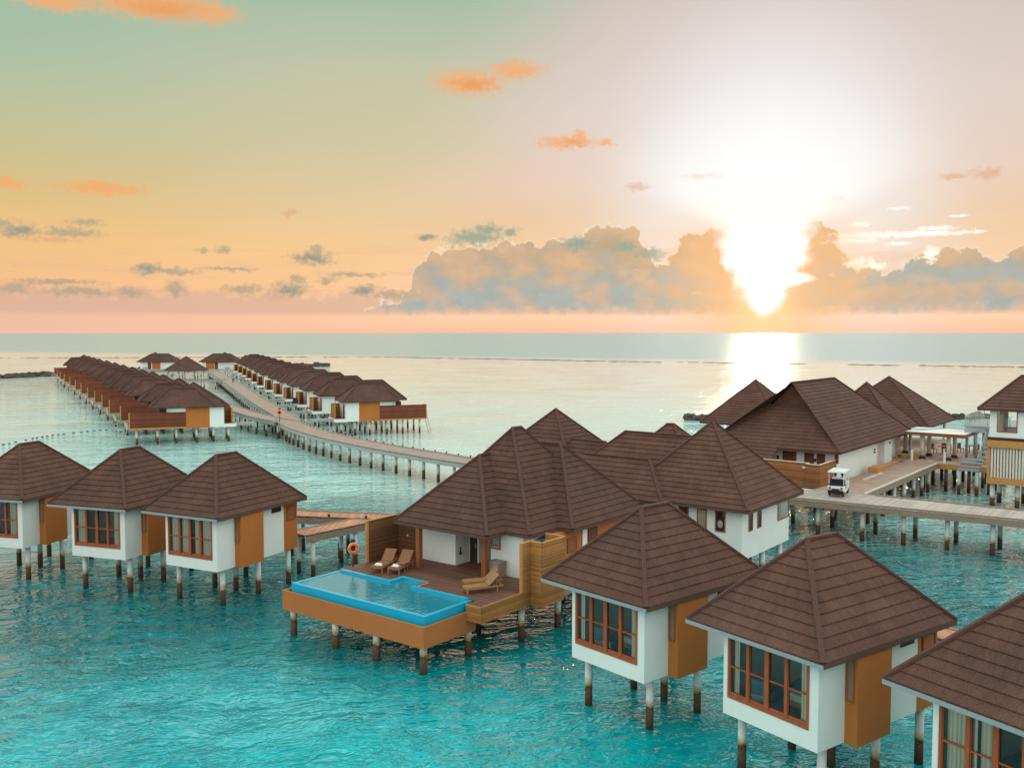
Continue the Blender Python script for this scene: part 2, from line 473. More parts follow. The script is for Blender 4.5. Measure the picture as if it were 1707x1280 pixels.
def wall_open(mb, x0, x1, y0, y1, z0, z1, wx0, wx1, wz0, wz1):
    mb.box(x0, wx0, y0, y1, z0, z1); mb.box(wx1, x1, y0, y1, z0, z1)
    mb.box(wx0, wx1, y0, y1, z0, wz0)
    if wz1 < z1: mb.box(wx0, wx1, y0, y1, wz1, z1)

def louvre(parent, y0, y1, z0, z1, x, n=7):
    m = MB(); fw = .06
    m.box(x, x + .05, y0, y0 + fw, z0, z1).box(x, x + .05, y1 - fw, y1, z0, z1).box(x, x + .05, y0 + fw, y1 - fw, z0, z0 + fw).box(x, x + .05, y0 + fw, y1 - fw, z1 - fw, z1)
    h = (z1 - z0 - 2 * fw) / n
    for i in range(n):
        zc = z0 + fw + h * (i + .5)
        m.face([(x + .005, y0 + fw, zc + h * .45), (x + .045, y0 + fw, zc - h * .35), (x + .045, y1 - fw, zc - h * .35), (x + .005, y1 - fw, zc + h * .45)])
    return put('louvre', m, 'post_wood', parent)

# ------------------------------------------------------------------ front bungalow (local: x right, y into depth, origin at the front right eave corner)
def bungalow(loc, ang, label, group, curtains, simple=False):
    t = empty('overwater_bungalow', loc, ang - R(90), label, 'bungalow', group)
    W, D, ZE, HR = 5.53, 7.41, 5.1, 2.88
    zb, zt = 2.07, 4.95
    XR, XL, YF, YB = -.5, -4.3, .5, 7.1
    rf, cp = MB(), MB()
    hip(rf, cp, -W, 0, 0, D, ZE, (-W / 2, 2.83, ZE + HR), (-W / 2, 4.46, ZE + HR))
    r = put('roof', rf, 'roof_tile', t); put('ridge_cap', cp, 'roof_cap', r)
    g = MB().box(-W - .03, .03, -.05, -.004, ZE - .15, ZE - .02)
    put('gutter', g, 'gutter', r)
    g = MB().box(.004, .035, 0, D, ZE - .15, ZE + .01).box(-W - .035, -W - .004, 0, D, ZE - .15, ZE + .01)
    put('fascia', g, 'fascia', r)
    w = MB(); T = .14
    wall_open(w, XL, XR, YF, YF + T, zb, zt, -4.1, -.83, 2.68, 4.9)
    w.box(XR - T, XR, YF + T, 5.9, zb, zt).box(XL, XL + T, YF + T, YB - T, zb, zt).box(XL + .001, XR - .001, YB - T, YB, zb, zt)
    put('wall', w, 'white_plaster', t)
    f = MB().box(XL + T, XR - T, YF + T, YB - T, zb + .02, 2.42); put('floor', f, 'room_floor', t)
    f = MB().box(XL + T, XR - T, 4.6, 4.7, 2.42, zt); put('partition', f, 'room_wall', t)
    f = MB().box(XR - .02, XR + .003, 5.9, YB + .003, zb, zt).box(XR - T, XR - .02, 5.9, YB - T, zb, zt); put('end_wall', f, 'orange_plaster', t)
    b = put('side_bay', MB().box(XR + .001, -.04, 1.85, 3.65, zb - .02, zt + .01), 'orange_plaster', t)
    put('side_bay', MB().box(XL - .46, XL - .001, 1.85, 3.65, zb - .02, zt + .01), 'orange_plaster', t)
    # slot window on the bay's front face
    sw = MB().box(-.44, -.40, 1.80, 1.849, 3.43, 4.94).box(-.20, -.16, 1.80, 1.849, 3.43, 4.94).box(-.40, -.20, 1.80, 1.849, 3.43, 3.48)
    s_ = put('slot_window', sw, 'window_wood', b)
    put('blind', MB().box(-.40, -.20, 1.836, 1.846, 3.48, 4.94), 'slot_blind', s_)
    # picture window
    X0, X1, Z0, Z1 = -4.1, -.83, 2.68, 4.9
    fr = MB(); y0, y1 = YF - .03, YF + .10
    fr.box(X0, X0 + .09, y0, y1, Z0, Z1).box(X1 - .09, X1, y0, y1, Z0, Z1).box(X0 + .09, X1 - .09, y0, y1, Z0, Z0 + .13).box(X0 + .09, X1 - .09, y0, y1, Z1 - .05, Z1)
    n = 4; pw = (X1 - X0 - .18) / n; zr = 3.77
    for i in range(1, n):
        xc = X0 + .09 + pw * i; hw = .085 if i == 2 else .06
        fr.box(xc - hw, xc + hw, y0 - .01, y1 - .01, Z0 + .13, Z1 - .05)
    win = put('window', fr, 'window_wood', t)
    for i in range(n):
        xa = X0 + .09 + pw * i + (.05 if i else .0); xb = X0 + .09 + pw * (i + 1) - (.05 if i < n - 1 else 0)
        s = MB().box(xa + .001, xb - .001, YF + .0, YF + .05, Z0 + .13, Z0 + .22).box(xa + .001, xb - .001, YF, YF + .05, zr - .025, zr + .025)
        s.box(xa + .001, xa + .03, YF, YF + .05, Z0 + .22, zr - .025).box(xb - .03, xb - .001, YF, YF + .05, Z0 + .22, zr - .025).box(xa + .001, xa + .03, YF, YF + .05, zr + .025, Z1 - .05).box(xb - .03, xb - .001, YF, YF + .05, zr + .025, Z1 - .05)
        sash = put('sash', s, 'window_wood', win)
        put('glass_pane', MB().face([(xa, YF + .03, Z0 + .2), (xb, YF + .03, Z0 + .2), (xb, YF + .03, Z1 - .05), (xa, YF + .03, Z1 - .05)]), 'window_glass', win)
    for (ca, cb_) in curtains:
        m = MB(); k = max(6, int((cb_ - ca) * 40)); prev = None
        for i in range(k + 1):
            x = ca + (cb_ - ca) * i / k; y = YF + .13 + .03 * math.sin(x * 33)
            if prev: m.face([(prev[0], prev[1], 2.45), (x, y, 2.45), (x, y, 4.9), (prev[0], prev[1], 4.9)], smooth=True)
            prev = (x, y)
        put('curtain', m, 'curtain_cloth', win)
    put('vent', MB().box(XR + .002, XR + .03, 4.85, 5.65, 4.52, 4.8), 'dark_wood', t)
    louvre(t, 6.15, 6.95, 3.85, 4.7, XR + .004)
    piles(t, [(-.95, 1.35), (-4.05, 1.2), (-.75, 3.95), (-4.05, 3.9), (-.75, 6.55), (-4.05, 6.5), (-2.4, 3.9)], zb + .02)
    return t

GL, GR = 'left cluster of white and orange bungalows on stilts', 'right cluster of white and orange bungalows on stilts'
full = [(-3.95, -3.2), (-3.1, -2.55), (-2.2, -1.75), (-1.6, -.95)]
sides = [(-3.95, -3.68), (-1.25, -.98)]
bungalow((-28.967, 54.37), 1.302, 'brown roofed bungalow cut by the left edge, first of the three left bungalows', GL, [(-3.95, -3.5), (-1.5, -.95)])
bungalow((-21.695, 51.545), 1.242, 'middle of the three left bungalows, its window showing drawn aside curtains', GL, [(-3.95, -3.3), (-1.35, -.95)])
bungalow((-15.707, 48.846), 1.105, 'bungalow with closed beige curtains nearest the boardwalk left of the pool', GL, full)
bungalow((4.812, 32.853), .706, 'orange and white bungalow on stilts right of the pool, its bed visible behind glass', GR, sides)
bungalow((9.287, 27.201), .618, 'large foreground bungalow at lower right with an armchair and bed behind its window', GR, [(-3.95, -3.72), (-1.2, -.98)])
bungalow((13.53, 21.39), .54, 'bungalow cropped by the lower right corner with beige curtains half drawn', GR, [(-3.95, -3.05), (-2.95, -2.5), (-1.7, -.95)])

def bed(loc, ang, label):
    t = empty('bed', loc, ang - R(90), label, 'bed', 'beds inside the right bungalows')
    m = MB().box(-2.9, -1.3, 1.9, 3.9, 2.55, 2.72)
    for x in (-2.85, -1.4):
        for y in (1.95, 3.8): m.box(x, x + .06, y, y + .06, 2.42, 2.55)
    put('bed_frame', m, 'teak', t)
    put('mattress', MB().box(-2.85, -1.35, 1.95, 3.85, 2.721, 2.95), 'bed_linen', t)
    put('throw', MB().box(-2.87, -1.33, 2.3, 2.9, 2.73, 2.965), 'bed_throw', t)
    put('pillow', MB().blob((-2.5, 3.6, 3.03), (.3, .2, .1), 12, 8), 'cloth_white', t); put('pillow', MB().blob((-1.75, 3.6, 3.03), (.3, .2, .1), 12, 8), 'cloth_white', t)
    put('headboard', MB().box(-2.95, -1.25, 3.92, 4.0, 2.42, 3.5), 'dark_wood', t)
bed((4.812, 32.853), .706, 'white bed with a blue throw inside the bungalow right of the pool')
bed((9.287, 27.201), .618, 'white bed with a blue throw inside the large lower right bungalow')
def armchair(loc, ang, lx, ly, rz, label):
    a = Matrix.Rotation(ang - R(90), 4, 'Z') @ Vector((lx, ly, 0))
    t = empty('armchair', (loc[0] + a.x, loc[1] + a.y, 2.42), ang - R(90) + rz, label, 'chair')
    m = MB().box(-.35, .35, -.35, .35, .18, .42); put('seat', m, 'bed_linen', t)
    put('backrest', MB().bar((0, .33, .42), (0, .42, .95), .66, .1, (0, 1, 0)), 'bed_throw', t)
    for x in (-.3, .3):
        for y in (-.3, .3): put('leg', MB().box(x - .03, x + .03, y - .03, y + .03, 0, .18), 'dark_wood', t)
    for x in (-.36, .30): put('armrest', MB().box(x, x + .06, -.33, .33, .421, .62), 'dark_wood', t)
armchair((9.287, 27.201), .618, -3.5, 1.5, R(200), 'pale armchair inside the lower right bungalow window')
armchair((4.812, 32.853), .706, -3.4, 1.5, R(200), 'pale armchair inside the window of the bungalow right of the pool')

# ------------------------------------------------------------------ villa with pool (frame V)
GA = R(-38)
VO = (-1.247, 45.530)
def vw(x, y, z=0):
    c, s = math.cos(GA), math.sin(GA)
    return (VO[0] + x * c - y * s, VO[1] + x * s + y * c, z)
V = empty('pool_villa', vw(0, 0), GA, 'large villa with stepped brown hip roofs behind the blue infinity pool', 'villa')
ZV = 4.9
rf, cp = MB(), MB()
hip(rf, cp, -6.5, 0, 0, 9, ZV, (-3.25, 3.3, 8.32), (-3.25, 5.3, 8.32), so=.004, caps=('fl', 'fr', 'ridge'))
hip(rf, cp, -6.46, 1.55, 1.48, 9.8, ZV, (-2.45, 5.2, 9.70), (-2.45, 6.0, 9.70), so=.009, caps=('fl', 'fr', 'ridge', 'kr', 'kl'))
hip(rf, cp, -4.0, 2.45, 3.95, 11.5, ZV, (-3.0, 7.72, 8.68), (-.95, 7.72, 8.68), so=.014, caps=('fr', 'kr', 'ridge'))
r = put('roof', rf, 'roof_tile', V); put('ridge_cap', cp, 'roof_cap', r)
put('fascia', MB().box(-6.5, 0.0, -.03, -.004, ZV - .16, ZV - .01).box(.004, .03, 0, 1.45, ZV - .16, ZV - .01).box(.03, 1.55, 1.45, 1.476, ZV - .16, ZV - .01).box(1.554, 1.58, 1.48, 3.92, ZV - .16, ZV - .01).box(1.58, 2.45, 3.92, 3.946, ZV - .16, ZV - .01).box(2.454, 2.48, 3.95, 11.5, ZV - .16, ZV - .01), 'fascia', r)
ZT = 4.75
w = MB()
w.box(-6.0, -3.5, 1.6, 10.5, 2.4, ZT)          # bedroom block
w.box(-1.15, .95, 1.72, 9.2, 2.4, ZT)          # right block
w.box(-3.499, -1.151, 4.3, 10.4, 2.4, ZT)      # behind the recess
w.box(.951, 1.85, 5.45, 5.95, 2.4, ZT - .02)
put('wall', w, 'white_plaster', V)
put('recess_wall', MB().box(-3.499, -2.85, 2.75, 4.299, 2.4, ZT - .01), 'white_plaster', V)
d = put('door', MB().box(-3.42, -2.93, 2.70, 2.745, 2.62, 4.55), 'dark_wood', V); put('handle', MB().box(-3.02, -2.98, 2.67, 2.70, 3.4, 3.65), 'grey_metal', d)
f = MB().box(-1.10, -1.04, 1.67, 1.715, 3.85, 4.62).box(-.55, -.49, 1.67, 1.715, 3.85, 4.62).box(-1.04, -.55, 1.67, 1.715, 3.85, 3.91).box(-1.04, -.55, 1.67, 1.715, 4.04, 4.09).box(-1.04, -.55, 1.67, 1.715, 4.56, 4.62)
wn = put('window', f, 'window_wood', V); put('glass_pane', MB().box(-1.04, -.55, 1.70, 1.712, 3.91, 4.56), 'gutter', wn)
o = MB().box(.952, 2.0, 3.3, 5.448, 2.4, ZT - .03).box(.952, 2.0, 5.952, 10.9, 2.4, ZT - .03); put('orange_wall', o, 'orange_plaster', V)
d = put('side_door', MB().box(2.002, 2.05, 6.05, 6.95, 2.62, 4.55), 'door_wood', V); put('handle', MB().box(2.051, 2.08, 6.8, 6.86, 3.4, 3.6), 'grey_metal', d)
put('side_light', MB().box(2.002, 2.03, 5.5, 5.95, 2.62, 4.68), 'white_plaster', V)
louvre(V, 4.1, 4.95, 3.6, 4.35, 2.004)
put('sconce', MB().cyl(-3.44, 1.95, 3.35, 3.55, .03).cyl(-3.44, 1.95, 3.15, 3.35, .09, 12, .04), 'black', V)
me = MB().box(-.13, .13, -.13, .13, 2.601, ZT + .02).mesh('post', 'post_wood')
for x, y in ((-4.75, .12), (-.8, .8)): shared('post', me, V, (x, y, 0))
put('entrance_block', MB().box(-7.75, -6.001, 1.9, 6, 2.4, 4.7), 'orange_plaster', V)
put('entrance_door', MB().box(-7.72, -7.0, 1.84, 1.899, 2.62, 4.5), 'dark_wood', V)
# deck
dk = MB()
dk.box(-7.85, -3.85, -2.72, 1.6, 2.40, 2.6).box(-2.3, 1.62, -2.72, 1.6, 2.40, 2.6).box(-3.85, -2.3, -1.8, 1.6, 2.40, 2.6).box(1.62, 2.45, -3.4, 1.6, 2.40, 2.6).box(-3.5, -1.15, 1.6, 4.3, 2.40, 2.6)
put('deck', dk, 'deck_wood', V)
put('cladding', MB().box(1.60, 2.5, -3.46, -3.401, 1.85, 2.62).box(2.451, 2.52, -3.40, .3, 1.85, 2.62).box(2.52, 3.22, .24, .3, 1.85, 2.6).box(3.16, 3.22, .3, 2.1, 1.85, 2.6).box(1.56, 1.62, -3.4, -2.6, 1.85, 2.39), 'bamboo_cladding', V)
put('slab', MB().box(-7.8, 2.40, -2.5, 10.9, 1.95, 2.39).box(2.401, 3.1, .35, 10.9, 1.96, 2.385), 'beam_wood', V)
put('skylight', MB().box(1.0, 1.9, 2.75, 3.7, 4.42, 4.47), 'blue_panel', V)
put('ledge', MB().box(-2.35, -2.05, -2.70, -1.95, 2.601, 2.66), 'orange_plaster', V)
piles(V, [(2.0, .2), (2.15, 3.06), (2.0, 6.5), (2.0, 10), (-1, .5), (-1, 4), (-1, 8), (-4, .5), (-4, 4), (-4, 9), (-7.2, -1.9), (-7.2, 1.5), (-7.2, 5), (-4, -1.6)], 2.0, r=.17)
# bamboo screens
def screen(name, pts, z0, z1, mat, label, cat, capm=None, group=None):
    t = empty(name, vw(pts[0][0], pts[0][1]), GA, label, cat, group); ox, oy = pts[0]
    for i in range(len(pts) - 1):
        (xa, ya), (xb, yb) = pts[i], pts[i + 1]
        put('panel', MB().bar((xa - ox, ya - oy, (z0 + z1) / 2), (xb - ox, yb - oy, (z0 + z1) / 2), .1, z1 - z0), mat, t)
        if capm: put('top_rail', MB().bar((xa - ox, ya - oy, z1 + .025), (xb - ox, yb - oy, z1 + .025), .14, .05), capm, t)
    put('end_post', MB().box(-.07, .07, -.07, .07, z0, z1 + .02), capm or mat, t)
    return t
scr = screen('bamboo_screen', [(-7.65, -.9), (-7.65, 1.5), (-6.05, 1.52)], 2.61, 4.85, 'screen_wood', 'brown slatted privacy screen behind the two left loungers', 'screen', 'trim_orange')
for x, z in ((-6.9 + 7.65, 4.45), (-6.9 + 7.65, 3.75)): put('lamp', MB().box(x, x + .07, 2.30, 2.36, z, z + .09), 'cloth_white', scr)
screen('bamboo_screen', [(2.48, -.42), (2.48, .27), (3.19, .27), (3.19, 2.15), (2.06, 2.15)], 2.61, 4.95, 'bamboo_cladding', 'yellow bamboo slat screen at the right end of the pool deck', 'screen', 'trim_orange')
# pool
P = empty('infinity_pool', vw(0, 0), GA, 'blue tiled infinity pool on an orange base standing in the sea on stilts', 'pool')
x0, x1, y0, y1 = -7.7, 1.36, -5.95, -2.74
bs = MB().box(-8.05, 1.6, -6.25, -2.75, 1.25, 1.5)
bs.box(-8.05, -7.93, -6.25, -2.75, 1.5, 2.22).box(1.5, 1.6, -6.25, -2.75, 1.5, 2.22).box(-7.93, 1.5, -6.25, -6.14, 1.5, 2.22)
put('base', bs, 'pool_plaster', P)
put('channel', MB().box(-7.92, 1.49, -6.135, -5.96, 1.51, 2.12).box(-7.92, -7.71, -5.955, -2.76, 1.51, 2.12).box(1.37, 1.49, -5.955, -2.76, 1.51, 2.12), 'dark_rubber', P)
rm = MB(); W_ = .2
rm.box(x0, x1, y0, y0 + W_, 1.51, 2.57).box(x0, x0 + W_, y0 + W_, y1, 1.51, 2.57).box(x1 - W_, x1, y0 + W_, y1, 1.51, 2.575)
rm.box(x0 + W_, -3.82, y1 - W_, y1, 1.51, 2.66).box(-2.42, x1 - W_, y1 - W_, y1, 1.51, 2.66)
rm.box(-4.02, -3.82, y1, -1.82, 1.51, 2.66).box(-2.42, -2.22 - .05, y1, -1.82, 1.51, 2.66).box(-3.82, -2.42, -2.02, -1.82, 1.51, 2.66)
put('pool_floor', MB().box(x0 + W_, x1 - W_, y0 + W_, y1 - W_, 1.51, 1.7).box(-3.82, -2.42, y1 - W_, -2.02, 1.51, 1.69), 'pool_tile', P)
put('basin', rm, 'pool_rim', P)
put('water', MB().face([(x0 + W_, y0 + W_, 2.55), (x1 - W_, y0 + W_, 2.55), (x1 - W_, y1 - W_, 2.55), (x0 + W_, y1 - W_, 2.55)]).face([(-3.82, y1 - W_, 2.55), (-2.42, y1 - W_, 2.55), (-2.42, -2.02, 2.55), (-3.82, -2.02, 2.55)]), 'pool_water', P)
piles(P, [(-7.5, -6.0), (-4.4, -6.0), (-1.6, -6.0), (1.25, -5.9), (1.3, -2.95), (-7.4, -3.2), (-4.4, -3.2), (-1.6, -3.2)], 1.26, r=.17)

# loungers
def make_lounger(label, mat, group):
    t = empty('sun_lounger', (0, 0, 0), 0, label, 'sun lounger', group)
    fr = MB().box(-.31, -.26, 0, 1.9, .22, .30).box(.26, .31, 0, 1.9, .22, .30).box(-.26, .26, 0, .05, .22, .30).box(-.26, .26, 1.85, 1.9, .22, .30)
    put('frame', fr, mat, t)
    s = MB()
    for i in range(11): s.box(-.29, .29, .02 + i * .105, .105 + i * .105, .302, .325)
    put('seat_slats', s, mat, t)
    b = MB(); 
    for i in range(7):
        a = .10 * i; c = math.cos(R(42)); q = math.sin(R(42))
        b.bar((0, 1.18 + (a + .005) * c, .33 + (a + .005) * q), (0, 1.18 + (a + .09) * c, .33 + (a + .09) * q), .58, .025)
    put('backrest', b, mat, t)
    put('prop', MB().bar((0, 1.6, .26), (0, 1.62, .66), .3, .03, (0, 1, 0)), mat, t)
    for x, y in ((-.28, .06), (.28, .06), (-.28, 1.6), (.28, 1.6)): put('leg', MB().box(x - .03, x + .03, y - .03, y + .03, 0, .22), mat, t)
    return t
def place(t, x, y, z, rz): t.location = vw(x, y, z); t.rotation_euler = (0, 0, GA + rz)
LG = 'wooden sun loungers on the pool deck'
l1 = make_lounger('left of the two loungers with rolled white towels, by the brown slatted screen', 'teak_red', LG); tr = tree(l1)
place(l1, -5.65, -2.15, 2.6, R(20)); l1.scale = (1.1,) * 3
l2 = copy_tree(tr); l2['label'] = 'right of the two loungers with rolled white towels, nearer the wooden post'; place(l2, -4.75, -1.80, 2.6, R(20)); l2.scale = (1.1,) * 3
l3 = make_lounger('rear one of the pair of pale teak loungers right of the pool, nearer the post', 'teak', LG); tr3 = tree(l3)
place(l3, -.35, -1.35, 2.6, R(-32))
l4 = copy_tree(tr3); l4['label'] = 'front one of the pair of pale teak loungers right of the pool, nearest the camera'; place(l4, .38, -2.15, 2.6, R(-28))
def towel(x, y, rz, label):
    t = put('towel', MB().tube([(-.17, 0, 0), (-.08, 0, 0), (.08, 0, 0), (.17, 0, 0)], .055, 12).box(-.2, .2, -.14, -.05, -.05, -.02), 'cloth_white', None, label=label, cat='towel', group='rolled towels on the loungers')
    t.location = vw(x, y, 2.6 + .36 + .056); t.rotation_euler = (0, 0, GA + rz)
towel(-5.74, -1.86, R(25), 'white rolled towel on the left lounger by the slatted screen')
towel(-4.84, -1.5, R(10), 'white rolled towel on the lounger nearer the wooden post')
t = empty('side_table', vw(-4.9, -.95, 2.6), GA + R(20), 'small low wooden table between the two towel topped loungers', 'table')
put('tabletop', MB().box(-.22, .22, -.22, .22, .40, .44), 'teak_red', t)
for x in (-.18, .18):
    for y in (-.18, .18): put('leg', MB().box(x - .02, x + .02, y - .02, y + .02, 0, .4), 'teak_red', t)
t = empty('storage_cabinet', vw(-.42, 1.3, 2.6), GA, 'grey brown cabinet against the white wall behind the teak loungers', 'cabinet')
put('body', MB().box(-.35, .35, -.3, .3, 0, .72), 'cabinet_grey', t); put('lid', MB().box(-.38, .38, -.33, .33, .721, .77), 'cabinet_grey', t)
def buoy(loc, rz, label, sc_=1):
    t = empty('lifebuoy_stand', loc, rz, label, 'lifebuoy'); t.scale = (sc_,) * 3
    put('post', MB().cyl(0, .07, 0, 1.4, .04), 'post_wood', t)
    r = put('ring', MB().torus((0, -.06, 1.0), (0, 1, 0), .21, .075), 'buoy_orange', t)
    put('rope', MB().torus((0, -.06, 1.0), (0, 1, 0), .295, .013, 24, 6), 'cloth_white', r)
    put('backboard', MB().box(-.12, .12, .0, .04, .85, 1.45), 'dark_wood', t)
buoy(vw(-7.6, -1.95, 2.6), R(25), 'orange lifebuoy on a wooden post at the left corner of the pool deck')

# ------------------------------------------------------------------ boardwalks
def strip_pts(pts, width):
    L, Rr = [], []
    for i, p in enumerate(pts):
        a = pts[max(0, i - 1)]; b = pts[min(len(pts) - 1, i + 1)]
        d = Vector((b[0] - a[0], b[1] - a[1])).normalized(); n = Vector((-d.y, d.x))
        wd = width[i] if isinstance(width, (list, tuple)) else width
        L.append(Vector(p) + n * wd / 2); Rr.append(Vector(p) - n * wd / 2)
    return L, Rr
def smooth(pts, k=6):
    out = []
    for i in range(len(pts) - 1):
        p0 = Vector(pts[max(0, i - 1)]); p1 = Vector(pts[i]); p2 = Vector(pts[i + 1]); p3 = Vector(pts[min(len(pts) - 1, i + 2)])
        for j in range(k):
            t = j / k
            out.append(.5 * ((2 * p1) + (-p0 + p2) * t + (2 * p0 - 5 * p1 + 4 * p2 - p3) * t * t + (-p0 + 3 * p1 - 3 * p2 + p3) * t ** 3))
    out.append(Vector(pts[-1])); return out
def boardwalk(pts, width, z, mat, label, step=3.0, beam='beam_grey', pile='pile_paint', bz=.42, studs=False, rails=True, pr=.14, sm=True, group=None, sides=(-1, 1), zoff=0, edge=.13, single=False):
    pts = smooth(pts) if sm else [Vector(p) for p in pts]
    t = empty('boardwalk', (pts[0].x, pts[0].y, 0), 0, label, 'boardwalk', group); O = pts[0].copy()
    L, Rr = strip_pts(pts, width)
    d, bm_, cbs, st = MB(), MB(), (MB(), MB()), MB()
    s = 0; acc = []
    for i in range(len(pts) - 1):
        a, b, c, e = L[i] - O, Rr[i] - O, Rr[i + 1] - O, L[i + 1] - O
        d.face([(b.x, b.y, z), (c.x, c.y, z), (e.x, e.y, z), (a.x, a.y, z)])
        d.face([(a.x, a.y, z - .05), (e.x, e.y, z - .05), (c.x, c.y, z - .05), (b.x, b.y, z - .05)])
        for E, k in ((L, 1), (Rr, -1)):
            p, q = E[i] - O, E[i + 1] - O
            ctr = (pts[i] - O - p).normalized() * .08
            bm_.bar((p.x + ctr.x, p.y + ctr.y, z - .051 - bz / 2), (q.x + ctr.x, q.y + ctr.y, z - .051 - bz / 2), .14, bz)
            if rails and (k in sides): cbs[k > 0].bar((p.x + ctr.x, p.y + ctr.y, z + edge / 2 + .002), (q.x + ctr.x, q.y + ctr.y, z + edge / 2 + .002), .13, edge)
    dd = put('decking', d, mat, t); put('side_beam', bm_, beam, t)
    if rails: put('kerb', cbs[0], beam, t); put('kerb', cbs[1], beam, t)
    me = MB().cyl(0, 0, -1.4, z - .06, pr, 12).mesh('pillar', pile)
    rem = step * .5; n = 0
    for i in range(len(pts) - 1):
        seg = (pts[i + 1] - pts[i]).length; dv = (pts[i + 1] - pts[i]).normalized() if seg else Vector((1, 0)); pos = rem
        wd = width[i] if isinstance(width, (list, tuple)) else width
        while pos < seg and n < 98:
            c = pts[i] + dv * pos - O; nn = Vector((-dv.y, dv.x)) * (wd / 2 - .25)
            
            if single: shared('pillar', me, t, (c.x + nn.x * .6, c.y + nn.y * .6, 0)); n += 1
            else: shared('pillar', me, t, (c.x + nn.x, c.y + nn.y, 0)); shared('pillar', me, t, (c.x - nn.x, c.y - nn.y, 0)); n += 2
            pos += step
        rem = pos - seg
    if studs:
        m2 = MB().box(-.07, .07, -.07, .07, 0, .16).mesh('lamp', 'black'); rem = 0; n = 0
        for i in range(len(pts) - 1):
            seg = (pts[i + 1] - pts[i]).length; dv = (pts[i + 1] - pts[i]).normalized(); pos = rem
            wd = width[i] if isinstance(width, (list, tuple)) else width
            while pos < seg and n < 90:
                c = pts[i] + dv * pos - O; nn = Vector((-dv.y, dv.x)) * (wd / 2 - .1)
                shared('deck_light', m2, t, (c.x - nn.x, c.y - nn.y, z + edge)); n += 1; pos += studs
            rem = pos - seg
    return t
WZ = 2.4
fork = [(21.5, 71), (12, 76.5), (3.5, 83.5), (-4.4, 90.8), (-9.3, 96.2), (-15, 102.8), (-20.5, 110.2), (-24.8, 117), (-28.6, 124), (-31.2, 130)]
boardwalk(fork, 3.3, WZ, 'boardwalk_wood', 'long curved boardwalk on slender stilts crossing the lagoon behind the villa', step=2.5, studs=2.0, single=True, pr=.17)
boardwalk([(-31.3, 130.05), (-34.4, 140), (-42.5, 160), (-52, 184.6), (-65.5, 220), (-77, 250), (-89.6, 282.8), (-98.2, 304)], [4.6] + [3.2] * 60, WZ, 'boardwalk_wood', 'straight boardwalk along the far right row of bungalows', step=4.2)
boardwalk([(-30.9, 129.8), (-37.4, 138.5), (-45, 151.5), (-53, 166.8), (-61, 181.5), (-75, 207), (-84, 226), (-89, 244)], [4.2] + [3.0] * 60, WZ - .004, 'boardwalk_wood', 'boardwalk branching left along the far left row of bungalows', step=4.0)
boardwalk([(-99, 247), (-76, 247)], 2.6, WZ - .01, 'boardwalk_wood', 'short cross boardwalk under the far pyramid roofed gazebo', step=4.5, sm=False)
boardwalk([(-126, 304), (-97, 304)], 3.0, WZ - .012, 'boardwalk_wood', 'farthest cross boardwalk in front of the two end bungalows', step=5, sm=False)
# boardwalk behind the left cluster
boardwalk([vw(-26, 3.6)[:2], vw(-20.7, 5.5)[:2], vw(-16.2, 7.8)[:2], vw(-9.5, 9.6)[:2]], 2.0, 2.7, 'boardwalk_wood_orange', 'brown boardwalk linking the left bungalows to the pool villa', step=3.4, studs=2.6, beam='beam_wood', sm=False, edge=.05)
boardwalk([vw(-15.9, 6.9)[:2], vw(-16.05, 1.2)[:2]], 1.9, 2.69, 'boardwalk_wood_orange', 'short boardwalk spur to the back door of the curtained bungalow', step=3.4, beam='beam_wood', sm=False, edge=.05)
boardwalk([(13, 38.0), (17.5, 37.7), (21.5, 33.2), (25, 28.5)], 1.8, 2.68, 'boardwalk_wood_orange', 'piece of brown boardwalk behind the two lower right bungalows', step=3.4, beam='beam_wood', sm=False, edge=.05)
buoy((-33.0, 131.2, WZ), R(8), 'orange lifebuoy on a post where the far boardwalk forks', 1.3)

# ------------------------------------------------------------------ white two sided building behind (frame M)
MO = vw(7.79, 13.55)[:2]
M_ = empty('white_pavilion', (MO[0], MO[1], 0), GA, 'white walled building under a tall pyramid roof, right of the pool villa', 'building')
rf, cp = MB(), MB()
hip(rf, cp, -8.5, 0, 0, 8.35, 5.0, (-4.26, 4.17, 9.5), (-4.26, 4.18, 9.5), so=.004, caps=('fl', 'fr', 'kr', 'kl'))
hip(rf, cp, -14.5, -5.15, -.6, 3.9, 5.0, (-12.2, 1.6, 7.12), (-7.25, 1.6, 7.12), so=.011, caps=('fr', 'ridge'))
r = put('roof', rf, 'roof_tile', M_); put('ridge_cap', cp, 'roof_cap', r)
put('fascia', MB().box(-5.1, .03, -.03, -.004, 4.85, 4.99).box(.004, .03, 0, 8.35, 4.85, 4.99), 'fascia', r)
put('wall', MB().box(-8, -.7, .7, 7.75, 1.95, 4.85).box(-14, -5.6, 0, .69, 1.97, 4.84), 'white_plaster', M_)
def frontwin(par, xa, xb, z0, z1, y, name='window', mat='window_wood', glassm='window_glass', fw=.07):
    f = MB().box(xa, xa + fw, y - .05, y - .002, z0, z1).box(xb - fw, xb, y - .05, y - .002, z0, z1).box(xa + fw, xb - fw, y - .05, y - .002, z0, z0 + fw).box(xa + fw, xb - fw, y - .05, y - .002, z1 - fw, z1)
    w = put(name, f, mat, par)
    put('blind', MB().box(xa + fw, xb - fw, y - .012, y - .004, z0 + fw, z1 - fw), 'dark_wood' if glassm == 'window_glass' else glassm, w)
    put('glass_pane', MB().face([(xa + fw, y - .03, z0 + fw), (xb - fw, y - .03, z0 + fw), (xb - fw, y - .03, z1 - fw), (xa + fw, y - .03, z1 - fw)]), 'window_glass', w)
    return w
